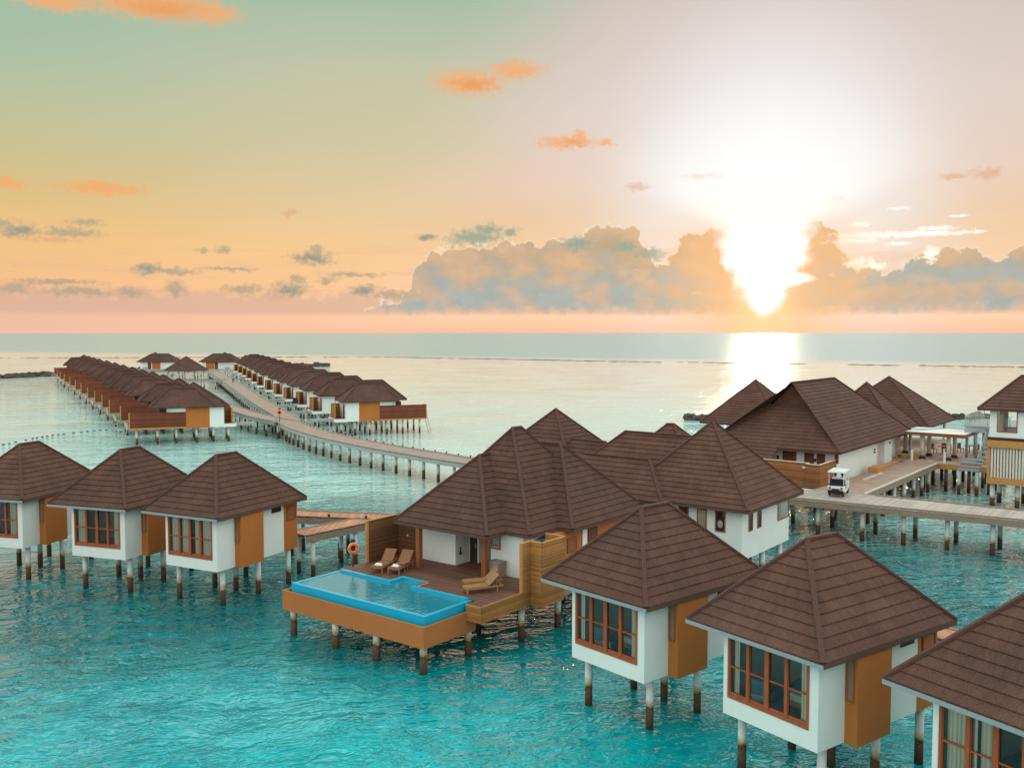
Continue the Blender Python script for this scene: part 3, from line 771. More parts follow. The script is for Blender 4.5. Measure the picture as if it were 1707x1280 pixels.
def sidewin(par, ya, yb, z0, z1, x, name='window', back='dark_wood', fw=.07):
    f = MB().box(x + .002, x + .05, ya, ya + fw, z0, z1).box(x + .002, x + .05, yb - fw, yb, z0, z1).box(x + .002, x + .05, ya + fw, yb - fw, z0, z0 + fw).box(x + .002, x + .05, ya + fw, yb - fw, z1 - fw, z1)
    w = put(name, f, 'window_wood', par)
    put('blind', MB().box(x + .004, x + .012, ya + fw, yb - fw, z0 + fw, z1 - fw), back, w)
    put('glass_pane', MB().face([(x + .03, ya + fw, z0 + fw), (x + .03, yb - fw, z0 + fw), (x + .03, yb - fw, z1 - fw), (x + .03, ya + fw, z1 - fw)]), 'window_glass', w)
wa = frontwin(M_, -2.34, -1.70, 3.48, 4.72, .7); put('mirror', MB().blob((-2.0, .62, 3.95), (.17, .02, .24), 16, 10), 'gutter', wa)
frontwin(M_, -3.5, -2.88, 3.3, 4.72, .7, 'tall_window', glassm='curtain_cloth')
frontwin(M_, -4.7, -4.05, 2.9, 4.72, .7, 'door', glassm='door_wood')
for a, b in ((1.6, 2.15), (2.85, 3.4)): sidewin(M_, a, b, 3.5, 4.75, -.7)
sidewin(M_, 5.9, 7.65, 3.45, 4.6, -.7, back='room_wall')
piles(M_, [(-1.1, 2.2), (-1.1, 4.6), (-1.1, 7.3), (-4.5, 1.2), (-4.5, 7.2), (-7.6, 1.2), (-7.6, 7.2), (-11, .6), (-1.0, 1.2)], 1.98, r=.17)
# roofs behind the villa
def pavilion(name, loc, rz, rects, label, wallmat='white_plaster', zw=2.1, courses=True, inset=.6, cat='building', group=None, walls=True, pls=True):
    t = empty(name, (loc[0], loc[1], 0), rz, label, cat, group)
    rf, cp, w = MB(), MB(), MB()
    for i, (x0, x1, y0, y1, ze, a, b) in enumerate(rects):
        hip(rf, cp, x0, x1, y0, y1, ze, a, b, courses, so=.005 * i + .003)
        if walls: w.box(x0 + inset + .002 * i, x1 - inset - .002 * i, y0 + inset, y1 - inset - .003 * i, zw, ze - .12 + .001 * i)
    r = put('roof', rf, 'roof_tile', t); put('ridge_cap', cp, 'roof_cap', r)
    if walls: put('wall', w, wallmat, t)
    if pls:
        for i, (x0, x1, y0, y1, ze, a, b) in enumerate(rects[:1]):
            piles(t, [(x0 + 1, y0 + 1), (x1 - 1, y0 + 1), (x0 + 1, y1 - 1), (x1 - 1, y1 - 1)], zw + .01 if walls else ze - .13, r=.16)
    return t
def local(fr, x, y):
    c, s = math.cos(GA), math.sin(GA); return (fr[0] + x * c - y * s, fr[1] + x * s + y * c)
pavilion('rear_pavilion', VO, GA, [(-15.2, -6.5, 17.0, 25.6, 5.0, (-10.9, 21.29, 9.30), (-10.9, 21.31, 9.30)), (-9.5, -3.2, 17.4, 22.2, 5.0, (-8.5, 19.8, 7.35), (-5.6, 19.8, 7.35))], 'tall pyramid roof rising directly behind the pool villa')
pavilion('long_pavilion', VO, GA, [(-6.9, 5.5, 15.7, 22.3, 5.0, (-3.5, 19.0, 8.3), (1.8, 19.0, 8.3)), (-5.2, 2.4, 17.8, 25.4, 4.95, (-1.65, 21.5, 8.72), (-1.2, 21.6, 8.72))], 'long low ridge roof between the pyramid roofs right of the pool villa')

# ------------------------------------------------------------------ reception (frame Q)
QO = (26.938, 75.653)
def qw(x, y, z=0):
    a = local(QO, x, y); return (a[0], a[1], z)
Q = empty('reception_hall', (QO[0], QO[1], 0), GA, 'biggest hall, with a gablet on its brown roof and a plain white side wall', 'building')
rf, cp = MB(), MB()
ZQ = 5.15; X0, X1, Y1 = -12.1, 0, 21.4; RX = -6.1
fs = (8.5 - ZQ) / 5.2
gL, gR = (-8.25, 5.2, 8.5), (-3.95, 5.2, 8.5)
tipz = 10.5
# front hip plane with a catslide on the left half
slope(rf, [(X0 - .9, -2, ZQ - 2 * fs), (-5.3, -2, ZQ - 2 * fs), (-5.3, 0, ZQ), (X0, 0, ZQ)], ZQ)
slope(rf, [(X0, 0, ZQ), (X1, 0, ZQ), gR, gL], ZQ)
slope(rf, [(X1, 0, ZQ), (X1, Y1, ZQ), (RX, 16, tipz), (RX, 5.6, tipz), gR], ZQ) if False else None
slope(rf, [(X1, 0, ZQ), (X1, Y1, ZQ), (RX, 16, tipz), (RX, 4.9, tipz)], ZQ)
slope(rf, [(X0, Y1, ZQ), (X0, 0, ZQ), (RX, 4.9, tipz), (RX, 16, tipz)], ZQ)
slope(rf, [(X1, Y1, ZQ), (X0, Y1, ZQ), (RX, 16, tipz)], ZQ)
slope(rf, [(X0 - .9, 3, ZQ - 2 * fs), (X0 - .9, -2, ZQ - 2 * fs), (X0, 0, ZQ)], ZQ)
rf.face([(-8.0, 5.25, 8.5), (-4.2, 5.25, 8.5), (RX, 5.35, 10.42)], [(-19, 0.1), (-9, .1), (-14, 7)])
rf.face([(X0, 0.05, ZQ - .14), (X0, Y1, ZQ - .14), (X1, Y1, ZQ - .14), (X1, 0.05, ZQ - .14)])
for p, q in (((X1, 0), (X1, Y1)), ((-5.3, 0), (X1, 0)), ((X1, Y1), (X0, Y1)), ((X0, Y1), (X0, 0))):
    rf.face([(p[0], p[1], ZQ - .14), (q[0], q[1], ZQ - .14), (q[0], q[1], ZQ), (p[0], p[1], ZQ)], [(0, .5)] * 4)
rf.face([(X0 - .9, -2, ZQ - 2 * fs - .14), (-5.3, -2, ZQ - 2 * fs - .14), (-5.3, -2, ZQ - 2 * fs), (X0 - .9, -2, ZQ - 2 * fs)], [(0, .5)] * 4)
rf.face([(-5.3, -2, ZQ - 2 * fs - .14), (-5.3, 0, ZQ - .14), (-5.3, 0, ZQ), (-5.3, -2, ZQ - 2 * fs)], [(0, .5)] * 4)
for a, b in (((X1, 0, ZQ), gR), ((X0, 0, ZQ), gL), ((RX, 4.9, tipz), (RX, 16, tipz)), (gR, (RX, 4.9, tipz)), (gL, (RX, 4.9, tipz)), ((X1, Y1, ZQ), (RX, 16, tipz)), ((X0, Y1, ZQ), (RX, 16, tipz)), ((X0, 0, ZQ), (X0 - .9, -2, ZQ - 2 * fs))): cap(cp, a, b, .26)
r = put('roof', rf, 'roof_tile', Q); put('ridge_cap', cp, 'roof_cap', r)
w = MB().box(-11.4, -.7, 1.2, 12.2, 2.3, 4.98).box(-11.4, -1.2, 12.2, 20.5, 2.31, 4.97).box(-1.199, -.7, 14.6, 17.0, 2.3, 4.98)
w.box(-11.3, -5.8, -1.2, 1.19, 2.3, 3.85)
put('wall', w, 'white_plaster', Q)
put('slab', MB().box(-11.8, .6, -1.6, 20.8, 1.9, 2.295), 'beam_wood', Q)
put('alcove', MB().box(-1.199, -1.15, 12.21, 14.59, 2.62, 4.95), 'slat_cream', Q)
for a, b in ((-5.35, -4.15), (-3.45, -2.62), (-2.36, -1.67)):
    d = put('door', MB().box(a, b, 1.15, 1.198, 2.65, 4.8), 'door_wood', Q); put('handle', MB().box(b - .2, b - .1, 1.11, 1.149, 3.75, 3.85), 'gutter', d)
for x in (-5.75, -2.5): put('sconce', MB().cyl(x, 1.12, 4.1, 4.35, .07, 10, .13), 'black', Q)
for y, z in ((11.3, 4.2), (11.3, 3.95), (16.0, 4.4)): put('wall_lamp', MB().cyl(-.62, y, z, z + .15, .07), 'black', Q)
put('downpipe', MB().box(-.8, -.55, 1.05, 1.25, 4.1, 4.9), 'door_wood', Q)
piles(Q, [(x, y) for x in (-10, -6, -2) for y in (0, 5, 10, 15, 20)], 1.92, r=.17)
# wooden yard fence
t = empty('yard_fence', qw(-.75, 1.1), GA, 'honey coloured timber yard fence between the golf cart and the reception hall', 'fence')
fz0, fz1 = 2.62, 4.38
for (xa, ya, xb, yb) in ((0, 0, 0, -3.85), (0, -3.85, -1.05, -3.85), (-1.05, -3.85, -1.05, -3.3), (-1.05, -3.3, -5.6, -3.1)):
    pn = put('panel', MB().bar((xa, ya, (fz0 + fz1) / 2), (xb, yb, (fz0 + fz1) / 2), .1, fz1 - fz0), 'fence_wood', t)
    put('top_rail', MB().bar((xa, ya, fz1 + .03), (xb, yb, fz1 + .03), .14, .05), 'slat_cream', pn)
put('sign_plate', MB().box(-1.55, -1.3, -3.40, -3.36, 3.95, 4.1), 'cloth_white', t)
put('gate_post', MB().box(-1.16, -1.04, -3.42, -3.30, fz0, fz1 + .04), 'dark_wood', t)

# pyramid roofs behind the hall
def openpav(ox, oy, x0, x1, y0, y1, az, label, posts=True, n=1):
    t = pavilion('open_pavilion', QO, GA, [(x0, x1, y0, y1, 5.0, ((x0 + x1) / 2, (y0 + y1) / 2 - .01, az), ((x0 + x1) / 2, (y0 + y1) / 2 + .01, az))], label, walls=False, cat='pavilion', group='open sided pyramid roofed pavilions behind the reception hall')
    put('floor', MB().box(x0 + .6, x1 - .6, y0 + .6, y1 - .6, 2.3, 2.6), 'platform_wood', t)
    piles(t, [(x, y) for x in (x0 + 1, (x0 + x1) / 2, x1 - 1) for y in (y0 + 1.6, y1 - 1.2)], 2.29, name='stilt')
    return t
openpav(0, 0, -21.8, -12.6, 18.3, 27.5, 9.75, 'brown pyramid roof left of the reception hall, in front of the sun glitter')
openpav(0, 0, -9.2, -.2, 17.3, 26.3, 9.85, 'smaller brown pyramid roof peeking out right behind the hall')
openpav(0, 0, -11.9, -.1, 28.3, 40.1, 9.95, 'farthest right brown pyramid roof beside the white canopy')

# main right boardwalk, branch and platform
def deckquad(name, quad, z, mat, label, th=.06, beams=.4, beam='beam_grey', cat='boardwalk', pl=(), kerb=None, pm='pile_paint', pr=.16):
    O = quad[0]; t = empty(name, qw(*O), GA, label, cat)
    q = [(x - O[0], y - O[1]) for x, y in quad]
    m = MB(); m.face([(x, y, z) for x, y in q]); m.face([(x, y, z - th) for x, y in q][::-1])
    for i in range(len(q)): a, b = q[i], q[(i + 1) % len(q)]; m.face([(a[0], a[1], z - th), (b[0], b[1], z - th), (b[0], b[1], z), (a[0], a[1], z)])
    put('decking', m, mat, t)
    bm_ = MB(); cx_ = sum(p[0] for p in q) / len(q); cy_ = sum(p[1] for p in q) / len(q)
    for i in range(len(q)):
        a, b = Vector(q[i]), Vector(q[(i + 1) % len(q)]); c = ((Vector((cx_, cy_)) - (a + b) / 2)).normalized() * .09
        bm_.bar((a.x + c.x, a.y + c.y, z - th - .002 - beams / 2), (b.x + c.x, b.y + c.y, z - th - .002 - beams / 2), .12, beams - .003 * i)
    put('side_beam', bm_, beam, t)
    if kerb:
        for (a, b, km) in kerb: put('kerb', MB().bar((a[0] - O[0], a[1] - O[1], z + .05), (b[0] - O[0], b[1] - O[1], z + .05), .14, .1), km, t)
    if pl: piles(t, [(x - O[0], y - O[1]) for x, y in pl], z - th - .01, pm, pr)
    return t
ln = lambda a, b, t_: (a[0] + (b[0] - a[0]) * t_, a[1] + (b[1] - a[1]) * t_)
fa, fb, ba, bb_ = (-3.5, -9.7), (24, -7.3), (-3.5, -4.4), (24, -3.9)
deckquad('boardwalk', [fa, fb, bb_, ba], 2.68, 'boardwalk_wood_pale', 'wide pale boardwalk on white stilts crossing the right side of the lagoon', beam='beam_wood', beams=.42,
    pl=[(x, y) for x, y in ((-1.8, -8.6), (-1.8, -5.5), (1.2, -8.3), (1.2, -5.2), (4.4, -8.2), (4.5, -5.4), (7.2, -8.0), (7.3, -5.3), (10, -7.7), (10, -5.1), (12.8, -7.5), (12.8, -5.0), (15.6, -7.3), (15.6, -4.9), (18.5, -7.1), (18.5, -4.8))],
    kerb=[((4.2, -4.35), (24, -3.98), 'beam_wood'), ((-3.4, -9.55), (24, -7.2), 'beam_wood')])
deckquad('boardwalk', [(-.6, -4.45), (3.4, -4.35), (3.5, 17.2), (.5, 17.2)], 2.676, 'boardwalk_wood', 'reddish boardwalk ramp leading from the golf cart to the canopy terrace', beam='beam_wood', beams=.42,
    pl=[(2.9, y) for y in (-2, 2, 5, 8, 11, 13.8, 16)] + [(.3, y) for y in (-2, 3, 8, 13)], kerb=[((3.3, -4.2), (3.4, 17.0), 'slat_cream'), ((1.1, 2.6), (1.15, 7.6), 'slat_cream')])
put('planter_box', MB().box(.0, .9, 7.3, 9.2, 2.0, 3.15).box(.02, .5, 9.2, 15, 2.0, 2.9), 'trim_orange', None, label='low orange timber box along the white wall of the hall', cat='planter').location = (QO[0], QO[1], 0)
bpy.data.objects['planter_box'].rotation_euler = (0, 0, GA)
deckquad('terrace', [(-3, 17.25), (5.6, 17.15), (8.2, 17.2), (8.2, 31), (-3, 31)], 2.69, 'platform_wood', 'timber terrace on brown stilts under the white canopy', beam='trim_orange', beams=.45, cat='terrace', pm='pile_brown',
    pl=[(x, y) for x in (-2, 0, 2, 4, 6, 7.7) for y in (18, 21.5, 25, 30)])
# canopy
t = empty('canopy', qw(-1.5, 19.2), GA, 'flat white canopy with a teal panel on round columns beside the hall', 'canopy')
put('roof_panel', MB().box(0, 6.8, 0, 5.6, 5.22, 5.3), 'canopy_white', t)
put('fascia', MB().box(-.05, 6.85, -.08, -.002, 5.0, 5.32).box(-.05, 6.85, 5.602, 5.68, 5.0, 5.32).box(6.802, 6.88, 0, 5.6, 5.0, 5.32), 'post_wood', t)
put('skylight', MB().face([(1.0, 2.2, 5.31), (2.4, 2.4, 5.31), (4.0, 5.3, 5.31), (3.2, 5.3, 5.31)]), 'teal_panel', t)
me = MB().cyl(0, 0, 2.69, 5.21, .19).mesh('column', 'slat_cream'); me2 = MB().cyl(0, 0, 2.69, 2.95, .34, 14, .24).mesh('column_base', 'dark_rubber')
for x, y in ((.4, 3.9), (.4, 1.3), (2.85, .75), (2.85, 3.25), (5.2, .8), (5.2, 3.3)):
    c = shared('column', me, t, (x, y, 0)); shared('column_base', me2, c)
# terrace furniture
def dining(x, y, rz, label):
    t = empty('table', qw(x, y, 2.69), rz, label, 'table', 'dining tables on the terrace')
    put('tabletop', MB().cyl(0, 0, .70, .75, .5, 16), 'teak_red', t); put('pedestal', MB().cyl(0, 0, 0, .7, .05), 'teak_red', t)
def tchair(x, y, rz, label):
    t = empty('chair', qw(x, y, 2.69), rz, label, 'chair', 'wooden chairs on the terrace')
    put('seat', MB().box(-.24, .24, -.24, .24, .42, .47), 'teak_red', t); put('backrest', MB().box(-.24, .24, .2, .25, .47, .98), 'teak_red', t)
    for a in (-.2, .2):
        for b in (-.2, .2): put('leg', MB().box(a - .025, a + .025, b - .025, b + .025, 0, .42), 'teak_red', t)
dining(1.9, 25.4, 0, 'round wooden table behind the middle canopy columns'); dining(4.0, 27.5, 0, 'round wooden table near the grey stairs behind the canopy')
for i, (x, y, a, l) in enumerate(((1.2, 24.9, 60, 'wooden chair left of the middle terrace table'), (2.6, 24.8, -60, 'wooden chair right of the middle terrace table'), (1.9, 26.3, 180, 'wooden chair behind the middle terrace table'), (3.3, 27.0, 60, 'wooden chair left of the terrace table near the stairs'), (4.7, 27.2, -60, 'wooden chair right of the terrace table near the stairs'))): tchair(x, y, GA + R(a), l)
for i, (x, y, l) in enumerate(((1.0, 17.6, 'white bollard at the left end of the terrace edge'), (3.9, 17.7, 'white bollard at the corner where ramp and terrace meet'))):
    t = empty('bollard', qw(x, y, 2.69), GA, l, 'bollard', 'white bollards at the terrace edge'); put('post', MB().box(-.09, .09, -.09, .09, 0, 1.0), 'cloth_white', t); put('cap', MB().box(-.11, .11, -.11, .11, 1.001, 1.04), 'cloth_white', t)
# low orange barrier next to the hall corner
t = empty('timber_bench', qw(-.4, 18.6, 2.69), GA, 'orange timber bench at the far end of the white hall wall', 'bench')
put('seat', MB().box(-.4, 1.6, -.3, .3, .4, .5), 'trim_orange', t); put('leg', MB().box(-.3, -.15, -.25, .25, 0, .4), 'trim_orange', t); put('leg', MB().box(1.35, 1.5, -.25, .25, 0, .4), 'trim_orange', t)
# railing between hall and canopy
t = empty('slatted_rail', qw(-1.0, 19.8, 2.69), GA, 'pale horizontal slatted rail between the hall and the canopy columns', 'railing')
for i in range(5): put('slat', MB().box(-1.6, -.2, 0, .05, .5 + i * .38, .62 + i * .38), 'slat_cream', t)
for x in (-1.6, -.2): put('post', MB().box(x - .04, x + .04, .051, .12, 0, 2.3), 'grey_metal', t)
# stairs tower
t = empty('staircase', qw(5.5, 17.0), GA, 'grey metal staircase with landing between the terrace and the slatted building', 'staircase')
for i in range(4): put('tread', MB().box(-.2, 1.6, -.4 + .55 * i, .1 + .55 * i, 2.25 + .26 * i, 2.42 + .26 * i), 'grey_metal', t)
put('landing', MB().box(-.9, 1.0, 5.2, 9.4, 5.3, 5.75), 'grey_metal', t)
for x in (-.7, .1, .85):
    for y in (5.5, 9.0): put('column', MB().cyl(x, y, 2.7, 5.3, .13), 'grey_metal', t)
for i in range(7): put('upper_tread', MB().box(1.05, 1.7, 1.4 + .6 * i, 1.95 + .6 * i, 2.9 + .4 * i, 2.98 + .4 * i), 'grey_metal', t)
put('stringer', MB().bar((1.03, 1.4, 2.85), (1.03, 5.6, 5.6), .05, .25), 'grey_metal', t)
piles(t, [(-.1, -.2), (1.4, -.2), (.9, 5)], 2.3)
# slatted building at the right edge
S = empty('slatted_building', (QO[0], QO[1], 0), GA, 'two storey building with cream slatted ground floor at the right edge', 'building')
rf, cp = MB(), MB(); hip(rf, cp, 8.0, 18, 10.7, 16.6, 8.5, (10.85, 13.6, 11.3), (15.1, 13.6, 11.3), caps=('fl', 'kl', 'ridge', 'fr'))
r = put('roof', rf, 'roof_tile', S); put('ridge_cap', cp, 'roof_cap', r)
w = MB(); T = .16
wall_open(w, 8.88, 17.4, 11.3, 11.3 + T, 6.1, 8.4, 9.45, 11.0, 6.55, 8.3)
wall_open(w, 8.881, 17.4, 16.0 - T, 16.0, 6.1, 8.4, 9.5, 13.0, 6.6, 8.2)
w.box(8.88, 8.88 + T, 11.3 + T, 13.2, 6.1, 8.399).box(8.88, 8.88 + T, 15.2, 16 - T, 6.1, 8.399).box(8.88, 8.88 + T, 13.2, 15.2, 8.2, 8.399)
put('upper_wall', w, 'white_plaster', S)
put('upper_floor', MB().box(8.75, 17.6, 11.15, 16.2, 5.85, 6.095), 'dark_wood', S)
put('band', MB().box(8.72, 17.6, 11.12, 16.2, 5.25, 5.849), 'trim_orange', S)
f = MB().box(9.45, 9.53, 11.25, 11.45, 6.55, 8.3).box(10.92, 11.0, 11.25, 11.45, 6.55, 8.3).box(9.53, 10.92, 11.25, 11.45, 6.55, 6.63).box(9.9, 9.96, 11.28, 11.4, 6.63, 8.3)
wn = put('window', f, 'window_wood', S); put('glass_pane', MB().face([(9.53, 11.38, 6.63), (10.92, 11.38, 6.63), (10.92, 11.38, 8.3), (9.53, 11.38, 8.3)]), 'window_glass', wn)
put('curtain', MB().box(9.56, 9.88, 11.5, 11.53, 6.2, 8.3), 'curtain_cloth', wn)
w = MB().box(8.95, 17.4, 11.5, 16, 2.35, 5.249); put('ground_wall', w, 'slat_cream', S)
sl = MB(); x = 9.05
while x < 17.3: sl.box(x, x + .14, 11.36, 11.499, 2.62, 5.24); x += .235
put('slats', sl, 'slat_cream', S)
put('slat_frame', MB().box(8.76, 8.95, 11.3, 11.499, 2.35, 5.249), 'trim_orange', S)
put('backing', MB().box(9.04, 17.3, 11.49, 11.4995, 2.62, 5.2), 'beam_wood', S)
put('base_beam', MB().box(8.74, 17.6, 11.2, 16.2, 2.1, 2.61), 'trim_orange', S)
piles(S, [(9.1, 12.0), (9.2, 14.5), (11.0, 12.2), (11, 15.2), (13.5, 12), (13.5, 15.2), (16, 12), (16, 15)], 2.12, r=.2)
t = empty('dining_set', qw(10.4, 13.2, 6.1), GA, 'wooden table and chair seen through the upper window of the slatted building', 'table')
put('tabletop', MB().box(-.7, .7, -.4, .4, .70, .75), 'teak', t)
for x in (-.6, .6):
    for y in (-.3, .3): put('leg', MB().box(x - .03, x + .03, y - .03, y + .03, 0, .7), 'teak', t)
# balcony with glass
t = empty('balcony', qw(4.6, 22.2), GA, 'glass railed balcony left of the slatted building', 'balcony')
put('floor', MB().box(0, 4.2, 0, 9, 5.78, 5.95), 'beam_grey', t)
for i in range(5): put('rail_post', MB().box(.0, .07, i * 2.2, i * 2.2 + .07, 5.951, 6.95), 'grey_metal', t)
put('rail_post', MB().box(2.0, 2.07, 0, .07, 5.951, 6.95), 'grey_metal', t); put('rail_post', MB().box(3.9, 3.97, 0, .07, 5.951, 6.95), 'grey_metal', t)
put('handrail', MB().box(0, .06, 0, 9, 6.951, 7.0).box(.06, 4.2, 0, .06, 6.951, 7.0), 'grey_metal', t)
put('glass_panel', MB().face([(.03, .1, 6.0), (.03, 8.8, 6.0), (.03, 8.8, 6.9), (.03, .1, 6.9)]).face([(.1, .03, 6.0), (4.1, .03, 6.0), (4.1, .03, 6.9), (.1, .03, 6.9)]), 'window_glass', t)
for y in (8.5,): put('column', MB().cyl(.4, y, 2.7, 5.77, .13), 'grey_metal', t)
put('column', MB().cyl(3.9, .4, 2.7, 5.77, .13), 'grey_metal', t)

# ------------------------------------------------------------------ people (one skinned surface)
def person(loc, rz, label, shirt, trousers, sit=False, sc_=1.0, arms='down'):
    t = empty('person', loc, rz, label, 'person')
    if sit:
        J = {'pel': (0, 0, .50), 'chest': (0, .04, .95), 'neck': (0, .03, 1.10), 'head': (0, -.0, 1.26)}
        knee, foot = (-.45, .50), (-.50, .06)
    else:
        J = {'pel': (0, 0, .92), 'chest': (0, .02, 1.35), 'neck': (0, .0, 1.50), 'head': (0, -.02, 1.66)}
    v = []; e = []; rr = []
    def add(p, r, par=None):
        v.append(p); rr.append(r)
        if par is not None: e.append((par, len(v) - 1))
        return len(v) - 1
    pel = add(J['pel'], .13); ch = add(J['chest'], .15, pel); nk = add(J['neck'], .055, ch); hd = add(J['head'], .10, nk); add((J['head'][0], J['head'][1], J['head'][2] + .09), .07, hd)
    for s in (-1, 1):
        if sit:
            h = add((s * .10, -.02, .50), .10, pel); k = add((s * .12, -.45, .52), .07, h); a = add((s * .12, -.48, .10), .05, k); add((s * .12, -.62, .06), .04, a)
            sh = add((s * .18, .03, 1.02), .065, ch); el = add((s * .24, -.12, .78), .045, sh); add((s * .16, -.38, .82), .035, el)
        else:
            h = add((s * .09, 0, .86), .10, pel); k = add((s * .10, -.02, .48), .07, h); a = add((s * .11, .02, .09), .05, k); add((s * .12, -.14, .04), .04, a)
            sh = add((s * .18, .02, 1.42), .06, ch); el = add((s * .25, .02, 1.12), .045, sh); add((s * .26, -.08, .86), .035, el)
    me = bpy.data.meshes.new('body'); me.from_pydata(v, e, []); ob = bpy.data.objects.new('body', me); C.objects.link(ob); ob.parent = t
    md = ob.modifiers.new('skin', 'SKIN'); sv = me.skin_vertices[0].data
    for i, r_ in enumerate(rr): sv[i].radius = (r_, r_)
    sv[0].use_root = True
    sb = ob.modifiers.new('sub', 'SUBSURF'); sb.levels = 1; sb.render_levels = 1
    m, tt, b = material('person_cloth_' + label[:12], .8, .2)
    oz = tt.sep(tt.tc()['Object'])[2]
    hip_z = J['pel'][2] + .03; nz = J['neck'][2]
    c = tt.mix(tt.m('GREATER_THAN', oz, hip_z), trousers, shirt)
    c = tt.mix(tt.m('GREATER_THAN', oz, nz), c, (.33, .18, .11, 1))
    tt.put(b.inputs['Base Color'], c); me.materials.append(m)
    hz = J['head'][2]
    put('hair', MB().blob((0, J['head'][1] + .03, hz + .06), (.115, .115, .12), 12, 8), 'hair_black', t)
    t.scale = (sc_,) * 3
    return t

# golf cart, seen from behind
t = empty('golf_cart', qw(1.75, -5.5, 2.681), GA + R(8), 'white golf cart with two riders parked on the pale boardwalk by the fence', 'golf cart')
bd = MB().box(-.58, .58, -1.15, -.55, .35, .80).box(-.55, .55, -.549, .9, .28, .42).box(-.56, .56, .75, 1.15, .43, .95).box(-.5, .5, -.549, -.1, .43, .72)
put('body', bd, 'cart_white', t)
put('rear_seat', MB().box(-.52, .52, -1.05, -.6, .801, .92).box(-.52, .52, -.62, -.5, .921, 1.25), 'black', t)
put('front_seat', MB().box(-.52, .52, -.45, .0, .721, .82).box(-.52, .52, -.48, -.38, .821, 1.2), 'black', t)
put('footrest', MB().box(-.5, .5, -1.5, -1.151, .22, .30).box(-.55, .55, -1.2, -1.151, .30, .45), 'black', t)
put('bumper', MB().box(-.56, .56, -1.23, -1.201, .24, .50), 'black', t); put('engine_cover', MB().box(-.28, .28, -1.19, -1.1511, .50, .60), 'black', t)
me = MB().torus((0, 0, 0), (1, 0, 0), .15, .075, 20, 8).mesh('wheel', 'black'); mr = MB().tube([(-.05, 0, 0), (.05, 0, 0)], .1, 14).mesh('rim', 'gutter')
for x in (-.5, .5):
    for y in (-.85, .85): wv = shared('wheel', me, t, (x, y, .225)); shared('rim', mr, wv)
rfm = MB().box(-.62, .62, -1.25, .85, 1.82, 1.88).box(-.56, .56, -1.2, .8, 1.881, 1.92)
put('roof', rfm, 'cart_white', t)
for x in (-.53, .53):
    for y, yy in ((-.95, -1.05), (.95, .7)): put('roof_post', MB().bar((x, y, .8), (x, yy, 1.82), .035, .035, (0, 1, 0)), 'cart_white', t)
put('windscreen', MB().face([(-.52, .93, .95), (.52, .93, .95), (.52, .72, 1.8), (-.52, .72, 1.8)]), 'window_glass', t)
for x in (-.42, .42): put('tail_light', MB().box(x - .08, x + .08, -1.175, -1.151, .55, .72), 'cart_red', t)
put('number_plate', MB().box(-.15, .15, -1.17, -1.151, .62, .70), 'cloth_white', t)
person(local((0, 0), 0, 0) and qw(1.5, -5.55, 2.98), GA + R(188), 'rider in a white shirt on the left of the golf cart', (.75, .75, .75, 1), (.3, .05, .04, 1), sit=True, sc_=.95)
person(qw(2.02, -5.50, 2.98), GA + R(188), 'rider in a white shirt driving on the right of the golf cart', (.72, .74, .76, 1), (.04, .045, .06, 1), sit=True, sc_=.95)
person((-40.2, 128.0, 2.62), R(30), 'person in a pink shirt standing on the porch of the nearest far left bungalow', (.70, .08, .16, 1), (.55, .20, .10, 1), sc_=1.05)
person((-70.0, 232.5, 2.41), R(10), 'person in a light blue shirt walking on the far boardwalk', (.12, .35, .70, 1), (.05, .06, .1, 1), sc_=1.15)

